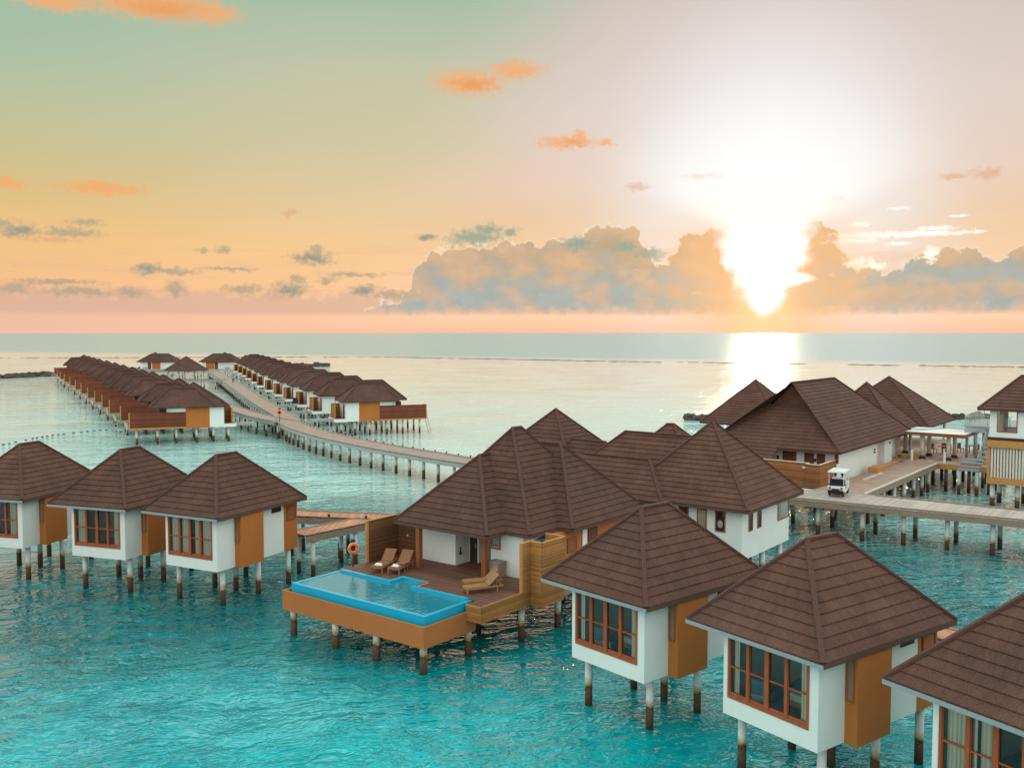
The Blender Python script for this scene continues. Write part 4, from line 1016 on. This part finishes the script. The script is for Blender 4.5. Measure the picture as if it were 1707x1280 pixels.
# ------------------------------------------------------------------ far rows of bungalows
def far_unit(side, label, group):
    """x outward from the boardwalk side, y along the row away from the camera; origin at front eave corner on the boardwalk side"""
    mx = 1 if side == 'right' else -1
    t = empty('overwater_bungalow', (0, 0, 0), 0, label, 'bungalow', group)
    def B(m, x0, x1, y0, y1, z0, z1):
        a, b = sorted((x0 * mx, x1 * mx)); return m.box(a, b, y0, y1, z0, z1)
    rf, cp = MB(), MB()
    def H(x0, x1, y0, y1, ze, a, b, so, caps=None):
        xa, xb = sorted((x0 * mx, x1 * mx)); hip(rf, cp, xa, xb, y0, y1, ze, (a[0] * mx, a[1], a[2]), (b[0] * mx, b[1], b[2]), False, so=so, caps=caps, capw=.22)
    if side == 'right':
        H(0, 8.4, -.6, 5.2, 5.0, (2.8, 2.3, 7.5), (6.6, 2.3, 7.5), .004)
        H(1.6, 10.2, 1.8, 9.0, 4.985, (4.6, 5.3, 7.78), (7.3, 5.3, 7.78), .009)
    else:
        H(1.6, 10.2, -.6, 4.2, 5.0, (4.2, 1.8, 7.35), (7.7, 1.8, 7.35), .004)
        H(-.1, 8.6, -.55, 8.4, 4.985, (4.2, 4.0, 8.0), (4.4, 4.0, 8.0), .009)
    r = put('roof', rf, 'roof_tile_weathered', t); put('ridge_cap', cp, 'roof_cap', r)
    m = MB(); B(m, .6, 2.5, .0, .2, 2.1, 4.88); B(m, .6, 8.0, .2, 7.6, 2.12, 4.87); B(m, 5.6, 7.4, 0.02, .199, 2.12, 4.86); put('wall', m, 'white_plaster', t)
    m = MB(); B(m, 8.001, 8.9, .3, 7.4, 2.4, 4.8); put('sliding_door', m, 'dark_wood', t)
    m = MB(); B(m, 2.501, 5.55, -.02, .19, 2.08, 4.875); put('orange_wall', m, 'orange_plaster', t)
    m = MB(); B(m, 5.551, 12.6, -.05, .05, 2.3, 4.3); B(m, 12.501, 12.6, .051, 1.0, 2.3, 4.3); s_ = put('privacy_screen', m, 'privacy_wood', t)
    m = MB(); B(m, 12.601, 12.75, -.07, .07, 2.1, 4.36); B(m, 5.551, 12.6, -.08, .08, 2.08, 2.29); put('screen_post', m, 'trim_orange', s_)
    m = MB(); B(m, 9.0, 12.5, .1, 7.5, 2.2, 2.38); B(m, -.9, .6, .1, 5, 2.35, 2.5); put('deck', m, 'deck_wood', t)
    m = MB(); B(m, -1.0, .6, 0, .1, 2.05, 2.5); B(m, -1.0, -.9, .1, 5, 2.05, 2.5); put('porch_edge', m, 'white_plaster', t)
    m = MB(); B(m, -.65, -.55, 2.2, 4.6, 2.5, 4.4); B(m, -.549, .59, 4.5, 4.6, 2.5, 4.4); ps = put('porch_screen', m, 'fence_wood', t)
    m = MB(); B(m, -.72, -.5, 2.05, 2.2, 2.5, 4.5); put('porch_post', m, 'trim_orange', ps); m = MB(); B(m, -.72, .59, 4.601, 4.7, 2.5, 4.5); put('porch_panel', m, 'trim_orange', ps)
    m = MB(); B(m, .55, .598, 1.0, 2.0, 2.5, 4.5); put('door', m, 'door_wood', t)
    if side == 'right':
        m = MB(); B(m, -4.2, -1.0, 1.4, 2.8, 2.28, 2.42); B(m, -4.2, -1.0, 1.3, 1.399, 2.1, 2.45); put('footbridge', m, 'beam_grey', t)
    else:
        m = MB(); B(m, -3.6, -1.0, 1.2, 2.6, 2.28, 2.42); B(m, -3.6, -1.0, 1.1, 1.199, 2.1, 2.45); put('footbridge', m, 'beam_grey', t)
    m = MB()
    for x in (12.9, 13.3): m.bar((x * mx, 1.6, 3.1), (x * mx + (.0), 1.6, 2.2), .06, .06, (0, 1, 0)); m.bar((x * mx, 1.6, 2.2), ((x + .7) * mx, 1.6, -.4), .07, .07, (0, 1, 0))
    for i in range(5): m.bar(((12.9 + .12 * i) * mx, 1.6, 2.1 - .45 * i), ((13.4 + .12 * i) * mx, 1.6, 2.1 - .45 * i), .3, .05)
    put('sea_ladder', m, 'ladder_metal', t)
    me = MB().cyl(0, 0, -1.4, 2.09, .15, 10).mesh('pillar', 'pile_paint')
    for x in (0, 2, 4.2, 6.8, 9.2, 11.8):
        for y in (.6, 3.8, 7.2):
            if x == 0 and y > 4: continue
            shared('pillar', me, t, (x * mx, y, 0))
    return t
ORD = ['nearest', 'second', 'third', 'fourth', 'fifth', 'sixth', 'seventh', 'eighth', 'ninth', 'tenth', 'eleventh', 'twelfth', 'thirteenth']
# right row: origins from the boardwalk side corner of each porch screen
rb = [(-27.8, 138.9), (-33.1, 151.3), (-38.5, 164.9), (-44.0, 178.3), (-49.4, 191.9), (-55.1, 206.5), (-61.6, 223.5), (-67.6, 240.2), (-74.2, 258.5), (-80.6, 276.5), (-86.4, 292.0), (-92.0, 306.5)]
pr = far_unit('right', 'x', 'bungalows of the far right row'); trr = tree(pr)
for i, (x, y) in enumerate(rb):
    nx = rb[min(i + 1, len(rb) - 1)]; pv = rb[max(i - 1, 0)]; a = math.atan2(nx[1] - pv[1], nx[0] - pv[0]) - R(90)
    o = pr if i == 0 else copy_tree(trr)
    if i == 0: a = R(22)
    X = Vector((math.cos(a), math.sin(a))); Y = Vector((-X.y, X.x))
    p = Vector((x, y)) + X * .7 - Y * (6.2 if i == 0 else 4.6)
    if i == 0: p = Vector((-24.6, 133.8))
    o.location = (p.x, p.y, 0); o.rotation_euler = (0, 0, a)
    o['label'] = '%s bungalow of the far right row, counted from the camera, beside the straight boardwalk' % ORD[i]
lb = [(-50.7, 122.6), (-56.7, 134.1), (-63.6, 146.3), (-69.9, 157.9), (-76.3, 169.4), (-82.9, 181.0), (-90.2, 194.0), (-98.2, 208.5), (-106.8, 224.0), (-115.8, 239.8), (-124.0, 254.5), (-131.6, 268.5), (-139.6, 282.8)]
pl_ = far_unit('left', 'x', 'bungalows of the far left row'); trl = tree(pl_)
for i, (x, y) in enumerate(lb):
    nx = lb[min(i + 1, len(lb) - 1)]; pv = lb[max(i - 1, 0)]; a = math.atan2(nx[1] - pv[1], nx[0] - pv[0]) - R(94)
    if i == 0: a = R(22)
    X = Vector((math.cos(a), math.sin(a)))
    o = pl_ if i == 0 else copy_tree(trl)
    p = Vector((x, y)) + X * 12.6
    o.location = (p.x, p.y, 0); o.rotation_euler = (0, 0, a)
    o['label'] = '%s bungalow of the far left row, counted from the camera, with dark red screen wall' % ORD[i]
put('chair', MB().box(-.5, .5, -.4, .4, 0, .5).box(-.5, .5, .3, .5, .501, 1.0), 'cushion_blue', None, label='dark blue cushioned chair on the porch of the third far right bungalow', cat='chair').location = (-38.3, 163.6, 2.5)

def end_house(loc, mx, label):
    t = empty('overwater_bungalow', loc, 0, label, 'bungalow', 'end bungalows on the farthest cross boardwalk')
    rf, cp = MB(), MB()
    hip(rf, cp, 0, 13.2, 0, 8, 5.0, (3.6, 4, 7.7), (9.6, 4, 7.7), False, capw=.25, so=.004)
    hip(rf, cp, 2.2 if mx > 0 else 5.0, 8.2 if mx > 0 else 11, -.3, 7, 4.98, ((5.2 if mx > 0 else 8.0), 3.2, 8.2), ((5.2 if mx > 0 else 8.0), 3.3, 8.2), False, capw=.25, so=.01)
    r = put('roof', rf, 'roof_tile_weathered', t); put('ridge_cap', cp, 'roof_cap', r)
    put('wall', MB().box(.9, 12.3, .8, 7.4, 2.3, 4.87), 'white_plaster', t)
    a = 5.0 if mx > 0 else 2.2
    put('orange_wall', MB().box(a, a + 2.8, .7, .799, 2.3, 4.86), 'orange_plaster', t)
    put('door', MB().box(a - 1.5 if mx > 0 else a + 3, a - .4 if mx > 0 else a + 4.1, .72, .799, 2.5, 4.8), 'door_wood', t)
    b = put('bench', MB().box(1.9 if mx > 0 else 8.8, 3.6 if mx > 0 else 10.5, .2, .5, 2.9, 3.0), 'dark_wood', t)
    put('porch', MB().box(.5, 12.8, -1.5, .69, 2.2, 2.5), 'beam_grey', t)
    piles(t, [(x, y) for x in (1, 4, 7, 10, 12.3) for y in (-1, 6.5)], 2.21, name='pillar')
end_house((-128.7, 318, 0), 1, 'left end bungalow with orange panel standing beyond the gazebo')
end_house((-107.4, 318, 0), -1, 'right end bungalow with orange panel at the head of the straight boardwalk')
# gazebo
t = empty('gazebo', (-88.0, 250.5, 0), R(-20), 'small open gazebo with a steep pyramid roof between the two far rows', 'gazebo')
rf, cp = MB(), MB(); hip(rf, cp, -4.1, 4.1, -4.1, 4.1, 4.9, (0, -.01, 8.6), (0, .01, 8.6), False)
r = put('roof', rf, 'roof_tile_weathered', t); put('ridge_cap', cp, 'roof_cap', r)
put('floor', MB().box(-3.6, 3.6, -3.6, 3.6, 2.1, 2.36), 'beam_grey', t)
piles(t, [(x, y) for x in (-3.2, 0, 3.2) for y in (-3.2, 3.2)], 4.78, r=.16)

# ------------------------------------------------------------------ rocks, reef, buoy line
def rocks(name, path, wid, hgt, n, size, label, seed):
    rg = random.Random(seed); m = MB(); segs = []
    for i in range(len(path) - 1): segs.append((Vector(path[i]), Vector(path[i + 1]), (Vector(path[i + 1]) - Vector(path[i])).length))
    tot = sum(s[2] for s in segs)
    for k in range(n):
        d = rg.random() * tot
        for a, b, l in segs:
            if d <= l: break
            d -= l
        p = a + (b - a) * (d / l); dv = (b - a).normalized(); nn = Vector((-dv.y, dv.x)); u = rg.uniform(-1, 1)
        p = p + nn * u * wid; s = size * rg.uniform(.5, 1.4)
        m.blob((p.x, p.y, hgt * (1 - abs(u)) * rg.uniform(.5, 1) - .1), (s, s * rg.uniform(.7, 1.1), s * rg.uniform(.5, .8)), 7, 5, .5, k + seed)
    o = put(name, m, 'rock', None, label=label, cat='rocks', kind='stuff')
rocks('breakwater_rocks', [(-215, 285), (-168, 305), (-150, 345), (-125, 385), (-100, 410), (-82, 413)], 2.8, 1.2, 1100, 1.1, 'dark rock breakwater curving behind the far bungalow rows', 3)
rocks('jetty_rocks', [(30, 160), (37, 157), (48, 156), (60, 158), (84, 163)], 1.6, .8, 240, .7, 'dark rock jetty showing beside the pyramid roofs', 9)
rg = random.Random(5); m = MB(); path = [(-420, 560), (-300, 548), (-170, 568), (-79, 572), (46, 490), (140, 447), (223, 404), (330, 372)]
for i in range(len(path) - 1):
    a, b = Vector(path[i]), Vector(path[i + 1]); n = int((b - a).length / 1.4)
    for k in range(n):
        p = a + (b - a) * ((k + rg.random()) / n); dens = noise.noise(Vector((p.x * .03, p.y * .03, 0)))
        if dens < -.08 and rg.random() < .72: continue
        s = rg.uniform(.5, 2.2); p.y += rg.gauss(0, 2.2)
        m.blob((p.x, p.y, 0), (s * 1.6, s, rg.uniform(.06, .22)), 7, 4, .5, i * 1000 + k)
put('reef', m, 'rock', None, label='thin broken line of reef awash across the whole lagoon', cat='reef', kind='stuff')
m = MB(); bp = smooth([(-74, 116), (-68.4, 123.3), (-68.2, 126.5), (-67.6, 133.3), (-65.3, 138.9), (-62.5, 142), (-58, 139)], 4)
acc = 0; ln_ = sum((bp[i + 1] - bp[i]).length for i in range(len(bp) - 1)); n = int(ln_ / .95); i = 0; rem = 0
bt = empty('buoy_line', (bp[0].x, bp[0].y, 0), 0, 'string of small dark floats left of the far left row', 'buoy line')
me = MB().tube([(-.2, 0, 0), (-.15, 0, .01), (.15, 0, .01), (.2, 0, 0)], .075, 8).mesh('float', 'black')
for i in range(len(bp) - 1):
    seg = (bp[i + 1] - bp[i]).length; dv = (bp[i + 1] - bp[i]).normalized(); pos = rem
    while pos < seg:
        c = bp[i] + dv * pos - bp[0]; o = shared('float', me, bt, (c.x, c.y, .04)); o.rotation_euler = (0, 0, math.atan2(dv.y, dv.x)); pos += .9 + rg.random() ** 2 * 1.6
    rem = pos - seg

# ------------------------------------------------------------------ sea surface
me = bpy.data.meshes.new('sea')
xs = [-30000, -4000, -1000, 1000, 4000, 30000]; ys = [-3000, -200, 1200, 6000, 30000]
vs = [(x, y, 0) for y in ys for x in xs]; fs = [(j * 6 + i, j * 6 + i + 1, (j + 1) * 6 + i + 1, (j + 1) * 6 + i) for j in range(4) for i in range(5)]
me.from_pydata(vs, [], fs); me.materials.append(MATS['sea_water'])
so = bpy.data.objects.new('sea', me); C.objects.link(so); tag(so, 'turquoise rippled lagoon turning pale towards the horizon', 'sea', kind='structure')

# ------------------------------------------------------------------ sky
w = bpy.data.worlds.new('World'); sc.world = w; w.use_nodes = True
t = NT(w.node_tree); t.n.clear()
out = t.new('ShaderNodeOutputWorld'); bg = t.new('ShaderNodeBackground'); t.l.new(bg.outputs[0], out.inputs[0])
SUN_AZ, SUN_EL = 15.2, 4.6
nish = t.new('ShaderNodeTexSky'); nish.sky_type = 'NISHITA'; nish.sun_disc = False
nish.sun_elevation = R(SUN_EL); nish.sun_rotation = R(SUN_AZ); nish.dust_density = 2.0
gen = t.tc()['Generated']; s = t.sep(gen)
az = t.m('MULTIPLY', t.m('ARCTAN2', s[0], s[1]), 57.2958)
el = t.m('MULTIPLY', t.m('ARCSINE', s[2]), 57.2958)
def sk(px, py):
    dx = (px - 853.5) / FOC; dz = -(py - 640) / FOC; cp_, sp_ = math.cos(PITCH), math.sin(PITCH)
    x, y, z = dx, cp_ + dz * sp_, -sp_ + dz * cp_
    return math.degrees(math.atan2(x, y)), math.degrees(math.atan2(z, math.hypot(x, y)))
e01 = t.rng(el, 0, 60)
def E(d): return max(0, d) / 60
def Y(py): return max(0, sk(853, py)[1]) / 60
left = t.ramp(e01, [(0, lin(236, 186, 164)), (Y(520), lin(232, 185, 154)), (Y(480), lin(240, 187, 136)), (Y(420), lin(236, 189, 128)), (Y(350), lin(216, 186, 128)), (Y(290), lin(198, 186, 137)), (Y(220), lin(184, 188, 150)), (Y(130), lin(165, 186, 160)), (Y(0), lin(152, 184, 161)), (E(21), (.9, 1.05, .92, 1)), (E(24), (1.75, 1.95, 1.75, 1)), (E(36), (1.6, 1.85, 1.7, 1)), (E(48), (.65, .95, .92, 1)), (1, (.5, .8, .8, 1))])  # front ramps hold an added bright band above the view to light the water
midc = t.ramp(e01, [(0, lin(240, 184, 160)), (Y(545), lin(248, 192, 158)), (Y(520), lin(244, 194, 158)), (Y(480), lin(244, 194, 144)), (Y(420), lin(240, 197, 142)), (Y(350), lin(224, 196, 152)), (Y(250), lin(203, 193, 157)), (Y(130), lin(192, 191, 162)), (Y(60), lin(176, 188, 162)), (Y(0), lin(162, 185, 160)), (E(21), (.9, 1.05, .92, 1)), (E(24), (1.75, 1.95, 1.75, 1)), (E(36), (1.6, 1.85, 1.7, 1)), (E(48), (.65, .95, .92, 1)), (1, (.5, .8, .8, 1))])
left = t.mix(t.rng(az, -30, -7, smooth=True), left, midc)
right = t.ramp(e01, [(0, lin(244, 186, 160)), (Y(545), lin(250, 194, 160)), (Y(522), lin(252, 208, 170)), (Y(470), lin(246, 200, 160)), (Y(400), lin(234, 196, 156)), (Y(360), lin(228, 194, 160)), (Y(310), lin(226, 198, 178)), (Y(180), lin(216, 199, 190)), (Y(0), lin(203, 189, 181)), (E(21), (1.1, 1.08, .98, 1)), (E(24), (1.85, 1.95, 1.75, 1)), (E(36), (1.65, 1.85, 1.7, 1)), (E(48), (.7, .95, .92, 1)), (1, (.5, .8, .8, 1))])
side = t.rng(t.m('SUBTRACT', az, t.m('MULTIPLY', t.m('MINIMUM', el, 30), .6)), -15.5, -2.5, smooth=True)
g1 = t.noise(t.comb(az, el, 0), .06, 2)
side = t.m('ADD', side, t.rng(g1, .3, .7, -.06, .06), clamp=True)
front = t.mix(side, left, right)
# sky behind and beside the camera, brightness added to light the walls
back = t.ramp(e01, [(0, (1.02, 1.05, .98, 1)), (.3, (1.45, 1.50, 1.40, 1)), (.6, (1.35, 1.45, 1.38, 1)), (1, (.9, 1.1, 1.1, 1))])
aa = t.m('ABSOLUTE', t.m('SUBTRACT', az, 4))
col = t.mix(t.rng(aa, 42, 105, smooth=True), front, back)
over = t.rng(el, 40, 70, smooth=True); col = t.mix(over, col, (.75, 1.0, 1.0, 1))
# glow around the sun
def angd(a0, e0, sx=1., sy=1.):
    return t.m('SQRT', t.m('ADD', t.m('POWER', t.m('MULTIPLY', t.m('SUBTRACT', az, a0), sx), 2), t.m('POWER', t.m('MULTIPLY', t.m('SUBTRACT', el, e0), sy), 2)))
ga, ge = sk(1286, 320)
d1 = angd(ga, ge, 1.05, .95)
halo = t.rng(d1, 1.0, 12.5, 1, 0, smooth=True); halo2 = t.rng(d1, 3.0, 17.0, 1, 0, smooth=True)
col = t.mix(t.m('MULTIPLY', halo2, .45), col, lin(226, 222, 222))
col = t.mix(t.m('MULTIPLY', halo, .97), col, lin(236, 237, 239))
# clouds
P2 = t.comb(az, el, 0)
wv = t.vm('SUBTRACT', t.noise(P2, .55, 6, .62, col=True), (.5, .5, .5))
wv2 = t.vm('SUBTRACT', t.noise(t.vm('MULTIPLY', P2, (1, 1.6, 1)), 1.6, 6, .62, col=True), (.5, .5, .5))
Pw = t.vm('ADD', P2, t.vm('MULTIPLY', wv, (2.4, 1.5, 0))); Pw = t.vm('ADD', Pw, t.vm('MULTIPLY', wv2, (1.1, .8, 0)))
fine = t.noise(P2, 3.2, 6, .65)
billow = t.noise(P2, 1.1, 6, .62)
# low mauve haze bank
hz = t.m('MULTIPLY', t.rng(el, .9, 1.3, smooth=True), t.rng(t.m('ADD', el, t.rng(billow, .3, .7, -.5, .5)), 1.9, 2.7, 1, 0, smooth=True))
col = t.mix(t.m('MULTIPLY', hz, .62), col, lin(206, 168, 150))
sv_ = t.noise(t.comb(t.m('MULTIPLY', az, .16), t.m('MULTIPLY', el, 1.5), 3), 1.0, 5, .6)
sm_ = t.m('MULTIPLY', t.rng(sv_, .50, .68, smooth=True), t.m('MULTIPLY', t.rng(el, 1.6, 2.4, smooth=True), t.rng(el, 3.5, 7.5, 1, 0, smooth=True)))
col = t.mix(t.m('MULTIPLY', sm_, .42), col, lin(222, 176, 148))
sm2 = t.m('MULTIPLY', t.rng(t.noise(t.comb(t.m('MULTIPLY', az, .3), t.m('MULTIPLY', el, 1.6), 9), 1.0, 6, .65), .55, .66, smooth=True), t.m('MULTIPLY', t.rng(el, 1.5, 2.2, smooth=True), t.rng(el, 2.8, 4.6, 1, 0, smooth=True)))
col = t.mix(t.m('MULTIPLY', sm2, .45), col, lin(200, 166, 148))
# big cumulus bank: profile of cloud tops as a float curve over azimuth
top_px = [(560, 545), (640, 500), (672, 492), (684, 470), (700, 436), (730, 412), (790, 402), (850, 398), (905, 402), (925, 392), (960, 384), (985, 374), (1010, 366), (1050, 374), (1068, 392), (1085, 412), (1110, 432), (1130, 400), (1150, 378), (1195, 374), (1208, 396), (1222, 436), (1236, 500), (1262, 530), (1290, 532), (1305, 500), (1322, 430), (1330, 384), (1362, 370), (1392, 384), (1404, 412), (1425, 438), (1470, 444), (1510, 434), (1552, 414), (1600, 404), (1640, 410), (1672, 420), (1707, 406), (1800, 420), (1900, 470), (2100, 540)]
A0, A1 = -14, 42
fc = t.new('ShaderNodeFloatCurve'); cv = fc.mapping.curves[0]
pp = [((sk(px, py)[0] - A0) / (A1 - A0), max(0, sk(px, py)[1]) / 10) for px, py in top_px]
while len(cv.points) < len(pp): cv.points.new(.5, .5)
for i, (x, y) in enumerate(pp): cv.points[i].location = (x, y); cv.points[i].handle_type = 'VECTOR' if False else 'AUTO'
fc.mapping.update()
azw = t.m('ADD', az, t.rng(billow, .3, .7, -.22, .22))
t.put(fc.inputs['Value'], t.rng(azw, A0, A1))
top = t.m('MULTIPLY', fc.outputs[0], 10)
dep = t.m('SUBTRACT', top, el)
vor = t.new('ShaderNodeTexVoronoi', feature='SMOOTH_F1'); t.put(vor.inputs['Vector'], t.vm('ADD', P2, t.vm('MULTIPLY', wv2, (.5, .5, 0)))); vor.inputs['Scale'].default_value = 1.15; vor.inputs['Smoothness'].default_value = .25
vor2 = t.new('ShaderNodeTexVoronoi', feature='SMOOTH_F1'); t.put(vor2.inputs['Vector'], t.vm('ADD', P2, t.vm('MULTIPLY', wv2, (.3, .3, 0)))); vor2.inputs['Scale'].default_value = 3.0; vor2.inputs['Smoothness'].default_value = .2
puff = t.m('ADD', t.rng(vor.outputs['Distance'], 0, .8, .38, -.38), t.rng(vor2.outputs['Distance'], 0, .8, .14, -.14))
dep = t.m('ADD', dep, puff); dep = t.m('ADD', dep, t.rng(fine, .25, .75, -.07, .07))
bmask = t.m('MULTIPLY', t.rng(dep, 0, .16, smooth=True), t.rng(t.m('ADD', el, t.rng(billow, .3, .7, -.35, .35)), 1.0, 1.75, smooth=True))
bmask = t.m('MULTIPLY', bmask, t.rng(top, .8, 1.6, smooth=True))
lown = t.noise(t.vm('MULTIPLY', P2, (1, 1.7, 1)), .42, 4, .5)
lowcol = t.mix(t.rng(lown, .42, .60, smooth=True), lin(166, 174, 169), lin(196, 174, 156))
upcol = t.mix(t.rng(lown, .38, .62), lin(190, 164, 136), lin(212, 176, 142))
body = t.mix(t.rng(t.m('ADD', el, t.rng(lown, .3, .7, -1.2, 1.2)), 1.8, 4.8, smooth=True), lowcol, upcol)
shade = t.rng(t.m('ADD', puff, t.rng(t.noise(P2, .7, 4, .55), .3, .7, -.3, .3)), -.6, .6, .93, 1.06)
body = t.vm('SCALE', body); t.put(body.node.inputs['Scale'], shade)
rim = t.rng(dep, .04, .30, 1, 0, smooth=True)
gapm = t.rng(t.noise(t.vm('MULTIPLY', P2, (1, 1.8, 1)), .75, 5, .6), .64, .72, 0, .6, smooth=True)
body = t.mix(gapm, body, lin(248, 196, 148))
body = t.mix(t.m('MULTIPLY', rim, t.rng(fine, .3, .7, .4, 1)), body, lin(255, 240, 212))
col = t.mix(bmask, col, body)
# single clouds as warped ellipses: (px, py, half width, half height)
def clouds(lst, dens0, dens1, colr, opacity=1.0, warp=Pw):
    global col
    acc = None
    for (px, py, hw, hh) in lst:
        a, e = sk(px, py); sx = 1 / math.degrees(hw / FOC); sy = 1 / math.degrees(hh / FOC)
        q = t.vm('MULTIPLY_ADD', warp, (sx, sy, 0), (-a * sx, -e * sy, 0))
        L = t.vm('LENGTH', q, out=1)
        acc = L if acc is None else t.m('MINIMUM', acc, L)
    f = t.rng(t.m('ADD', acc, t.rng(fine, .3, .7, -.42, .42)), dens0 - .25, dens1 + .2, 1, 0, smooth=True)
    col = t.mix(t.m('MULTIPLY', f, opacity), col, colr)
Pn = t.vm('ADD', P2, t.vm('MULTIPLY', wv2, (1.5, .75, 0)))
clouds([(240, 6, 130, 22), (350, 22, 45, 18), (90, 2, 60, 14), (780, 138, 62, 20), (860, 118, 48, 15), (945, 238, 50, 10), (965, 230, 14, 12), (1008, 239, 14, 6), (172, 314, 66, 10), (14, 306, 28, 9), (1178, 294, 34, 6)], .55, 1.15, lin(236, 168, 108), .85, Pn)
clouds([(270, 14, 60, 12), (790, 142, 34, 9), (962, 238, 16, 7), (1178, 294, 22, 4)], .3, 1.3, lin(228, 150, 88), .7, Pn)
clouds([(1062, 312, 20, 8), (1645, 289, 20, 8), (1592, 294, 20, 4), (484, 355, 12, 6), (85, 400, 40, 4), (1395, 330, 8, 5)], .4, 1.3, lin(214, 160, 124), .6, Pn)
clouds([(30, 384, 32, 11), (0, 375, 16, 9), (118, 388, 42, 8), (142, 371, 24, 5), (520, 430, 36, 12), (528, 420, 16, 10), (372, 417, 14, 6), (338, 419, 10, 4), (247, 449, 24, 9), (290, 452, 40, 5), (482, 482, 30, 14), (496, 468, 14, 10), (712, 396, 22, 7), (608, 484, 30, 10), (405, 482, 34, 8), (292, 482, 16, 14), (215, 487, 24, 8), (130, 486, 52, 7), (20, 480, 26, 9), (545, 468, 16, 6), (650, 492, 34, 8), (95, 470, 60, 4), (380, 448, 50, 3), (590, 458, 50, 3)], .5, 1.2, lin(172, 158, 136), .78, Pn)
clouds([(36, 384, 18, 7), (520, 431, 24, 7), (482, 484, 18, 8), (608, 486, 16, 6), (712, 397, 12, 4), (247, 450, 12, 5)], .3, 1.2, lin(138, 146, 132), .75, Pn)
clouds([(792, 396, 46, 15), (812, 384, 30, 12), (852, 388, 16, 8), (962, 408, 32, 12), (1042, 412, 22, 10), (1085, 424, 26, 10)], .5, 1.15, lin(142, 160, 144), .85, Pn)
clouds([(1452, 392, 62, 6), (1530, 390, 70, 5), (1425, 402, 42, 5), (1600, 388, 36, 3), (1500, 406, 20, 3), (1438, 374, 16, 4), (1500, 347, 16, 2.5), (1600, 360, 18, 2), (1560, 380, 30, 4)], .55, 1.05, (1.05, 1.0, .92, 1), .95, t.vm('ADD', P2, t.vm('MULTIPLY', wv2, (1.8, .35, 0))))
clouds([(1432, 437, 24, 9), (1458, 442, 18, 5), (1552, 424, 10, 14)], .5, 1.1, (1.1, 1.0, .86, 1), .9, Pn)
# sun light pouring over the clouds
sa, se = sk(1274, 428)
wob = t.rng(billow, .3, .7, -.34, .34)
hz_ = t.m('ABSOLUTE', t.m('SUBTRACT', az, sa))
d2 = angd(sa, se)
warm = t.m('MULTIPLY', t.rng(hz_, .8, 8.5, 1, 0, smooth=True), t.rng(el, 5.0, 8.5, 1, 0, smooth=True))
col = t.mix(t.m('MULTIPLY', warm, .74), col, lin(255, 190, 130))
colm = t.m('MULTIPLY', t.rng(hz_, .5, 2.6, 1, 0, smooth=True), t.rng(el, 3.2, 4.6, 1, 0, smooth=True))
col = t.mix(t.m('MULTIPLY', colm, .75), col, lin(255, 214, 156))
def EL(py): return sk(1274, py)[1] / 20
wr = t.ramp(t.rng(el, 0, 20), [(EL(p_), (w_ / 10,) * 3 + (1,)) for p_, w_ in ((532, .0), (522, .5), (505, .95), (480, 1.45), (455, 1.75), (440, 2.25), (410, 2.55), (385, 2.4), (368, 2.5), (350, 3.5), (315, 5.0), (260, 4.9), (215, 3.9), (170, 2.6), (120, 0))])
wr.node.color_ramp.interpolation = 'B_SPLINE'
wdt = t.m('MULTIPLY', t.sep(wr)[0], 10)
lobe = t.m('MULTIPLY', t.m('MULTIPLY', t.rng(t.m('SUBTRACT', az, sa), 0, .5), t.rng(t.m('ABSOLUTE', t.m('SUBTRACT', el, sk(1300, 466)[1])), .0, .55, 1, 0, smooth=True)), 1.1)
ins = t.m('SUBTRACT', t.m('ADD', t.m('ADD', wdt, lobe), t.m('MULTIPLY', wob, t.rng(el, 6, 9, 1, .2))), t.m('ABSOLUTE', t.m('SUBTRACT', az, t.m('ADD', sa, t.rng(el, 6, 12, 0, .5)))))
soft = t.rng(el, 5.5, 10, .45, 5.8)
funnel = t.rng(t.m('DIVIDE', ins, soft), -1.0, .8, 0, 1, smooth=True)
funnel = t.m('MULTIPLY', funnel, t.m('MULTIPLY', t.rng(wdt, 0, .6), t.rng(el, 8.5, 17, 1, 0, smooth=True)))
fcol = t.mix(t.rng(el, 4.5, 11, smooth=True), lin(255, 250, 238), lin(249, 248, 248))
col = t.mix(t.m('MULTIPLY', funnel, t.rng(el, 7.0, 10.5, 1, .85)), col, fcol)
bright = t.m('MULTIPLY', t.rng(ins, .1, 1.2, 0, 1, smooth=True), t.m('MULTIPLY', t.rng(el, 1.2, 1.9), t.m('MULTIPLY', t.rng(el, 4.2, 7.0, 1, 0, smooth=True), t.rng(hz_, 1.4, 3.0, 1, 0, smooth=True))))
hot = t.vm('SCALE', (1.8, 1.65, 1.4)); t.put(hot.node.inputs['Scale'], bright)
col = t.vm('ADD', col, hot)
base = t.vm('SCALE', nish.outputs[0]); base.node.inputs['Scale'].default_value = .05
# below the horizon
t.put(bg.inputs['Color'], t.vm('ADD', col, t.vm('MULTIPLY', base, (.02, .03, .04)))); bg.inputs['Strength'].default_value = 1.0

sun = bpy.data.lights.new('sun', 'SUN'); sun.energy = .6; sun.angle = R(1.2); sun.color = (1, .72, .45)
so_ = bpy.data.objects.new('sun', sun); C.objects.link(so_)
a, e = R(SUN_AZ), R(SUN_EL); dirv = Vector((math.sin(a) * math.cos(e), math.cos(a) * math.cos(e), math.sin(e)))
so_.rotation_euler = dirv.to_track_quat('Z', 'Y').to_euler()

sc.view_settings.view_transform = 'Standard'; sc.view_settings.look = 'None'; sc.view_settings.exposure = .1; sc.view_settings.gamma = 1
sc.cycles.use_denoising = True
sc.cycles.max_bounces = 6; sc.cycles.transparent_max_bounces = 8; sc.cycles.caustics_reflective = False; sc.cycles.caustics_refractive = False
sc.cycles.sample_clamp_indirect = 6
